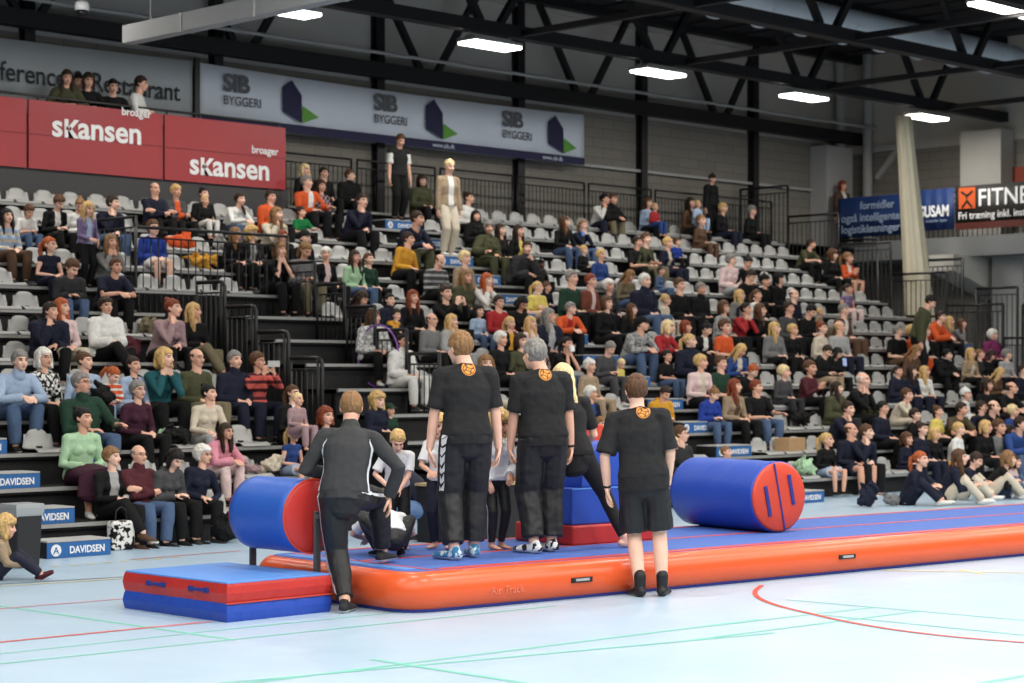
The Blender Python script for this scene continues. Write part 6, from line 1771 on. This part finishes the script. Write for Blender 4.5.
# ------------------------------------------------------------------ seats
def seat_mesh():
    b = MB(); n = 12; prof = []                 # side profile, then a width with rounded ends
    pr = [(-.015, .000), (.00, .018), (.05, .030), (.15, .024), (.27, .026), (.325, .050), (.352, .11), (.368, .19), (.378, .245)]
    vs = []; K = 9
    for side_ in (1, -1):
        for i, (y, z) in enumerate(pr):
            t = i / (len(pr) - 1); hw = .205 if i < 5 else .205 - .012 * (i - 4) - (.030 if i == len(pr) - 1 else 0)
            for k in range(K):
                u = -1 + 2 * k / (K - 1)
                zz = z + (.012 * u * u if 1 < i < 5 else 0); yy = y - (.03 * u * u if i >= 6 else 0)
                if i == len(pr) - 1: zz -= .055 * abs(u) ** 3.5
                if i == 0: zz -= 0
                th = .006 * side_
                a = (0, 0, th) if i < 5 else (0, -th, 0)
                vs.append((u * hw + a[0], yy + a[1], zz + a[2]))
    N = len(pr) * K; fs = []
    for i in range(len(pr) - 1):
        for k in range(K - 1):
            q = i * K + k; fs.append((q, q + 1, q + K + 1, q + K)); fs.append((N + q, N + q + K, N + q + K + 1, N + q + 1))
    edge = [k for k in range(K)] + [i * K + K - 1 for i in range(1, len(pr))] + [(len(pr) - 1) * K + k for k in range(K - 2, -1, -1)] + [i * K for i in range(len(pr) - 2, 0, -1)]
    for i in range(len(edge)):
        a, c = edge[i], edge[(i + 1) % len(edge)]; fs.append((a, a + N, c + N, c))
    b.add(vs, fs); return b
o = seat_mesh().build('stadium_seat', M_SEAT, smooth=True); SEAT_ME = o.data; bpy.data.objects.remove(o)
b = MB(); b.box(-.12, .12, .02, .30, -.004, .022); b.box(-.03, .03, .28, .33, .0, .06); o = b.build('mounting_bracket', M_BLACK); BRK_ME = o.data; bpy.data.objects.remove(o)
PITCH = .455
BLOCKS = [(6.2, 10.3), (11.25, 15.3), (18.15, 22.1), (23.1, 33.95)]
cand = []
for n in range(14):
    occ = sorted(x for (r_, x, s) in SEATED if r_ == n)
    blocks = list(BLOCKS)
    if n >= 8: blocks = [(6.2, 10.3), (10.4, 22.1), (23.1, 33.95)]
    if n == 13: blocks = [(20.7, 22.1), (23.1, 33.95)]
    for (a, e) in blocks:
        k = int((e - a) / PITCH); off = (e - a - k * PITCH) / 2
        for i in range(k):
            x = a + off + PITCH * (i + .5)
            if any(abs(x - q_) < .27 for q_ in occ): continue
            d = (x + ROW_Y(n)) * SQ; px = 512 + F_PX * (x - ROW_Y(n)) / (x + ROW_Y(n))
            if px < -12 or px > 1036: continue
            cand.append((d, n, x, px))
bpy.context.view_layer.update()
dg = bpy.context.evaluated_depsgraph_get()
eye = Vector((0, 0, 1.75)); vis = []
for (d, n, x, px) in cand:
    c = 0
    for (dx, dy, dz) in ((-.15, .34, .20), (.15, .34, .20), (0, .35, .235), (0, .34, .12), (-.17, .33, .12), (.17, .33, .12), (0, .0, .02), (-.15, 0, .02), (.15, 0, .02)):
        t = Vector((x + dx, ROW_Y(n) + dy - .03, ROW_H(n) + dz)); v = t - eye; L = v.length
        hit = S.ray_cast(dg, eye, v.normalized(), distance=L - .05)
        c += not hit[0]
    if c: vis.append((d, n, x, px, c))
vis.sort()
print('SEATS', len(cand), len(vis))
ORD = ['first', 'second', 'third', 'fourth', 'fifth', 'sixth', 'seventh', 'eighth', 'ninth', 'tenth', 'eleventh', 'twelfth', 'thirteenth', 'fourteenth', 'fifteenth', 'sixteenth']
def short(s): 
    w = s.split(); w = w[:8]
    while w[-1] in ('a', 'an', 'the', 'in', 'on', 'and', 'with', 'from', 'of', 'over', 'by', 'at', 'his', 'her', 'white', 'black', 'dark', 'grey'): w = w[:-1]
    return ' '.join(w)
for i, (d, n, x, px, c) in enumerate(vis[:298]):
    o = bpy.data.objects.new('stadium_seat', SEAT_ME); COL.objects.link(o); o.location = (x, ROW_Y(n) + .01, ROW_H(n) + .006)
    q_ = bpy.data.objects.new('mounting_bracket', BRK_ME); COL.objects.link(q_); q_.parent = o
    mates = sorted(v[2] for v in vis if v[1] == n)
    nb = [(abs(q - x), q, s) for (r_, q, s) in SEATED if r_ == n]
    rown = 'front row' if n == 0 else ('top row' if n == 13 else ORD[n] + ' row up')
    if nb:
        dist, q, s = min(nb); between = [m for m in mates if min(x, q) <= m <= max(x, q)]
        w = 'right' if x > q else 'left'
        lab = 'empty seat, %s to the %s of the %s' % (ORD[min(len(between) - 1, 15)], w, short(s))
    else:
        lab = 'empty seat, %s from the near end of the %s' % (ORD[min(mates.index(x), 15)], rown)
    tag(o, lab, 'seat', 'empty seats in the ' + rown)
rest = vis[298:]
if rest:
    v = np.empty(len(SEAT_ME.vertices) * 3); SEAT_ME.vertices.foreach_get('co', v); v = v.reshape(-1, 3); b = MB(); fc = [tuple(p.vertices) for p in SEAT_ME.polygons]
    for (d, n, x, px, c) in rest: b.add(v + np.array((x, ROW_Y(n) + .01, ROW_H(n) + .006)), fc)
    o = b.build('stadium_seats', M_SEAT, smooth=True); tag(o, 'rows of empty pale grey plastic seats high in the far part of the stand', 'seats', kind='stuff')
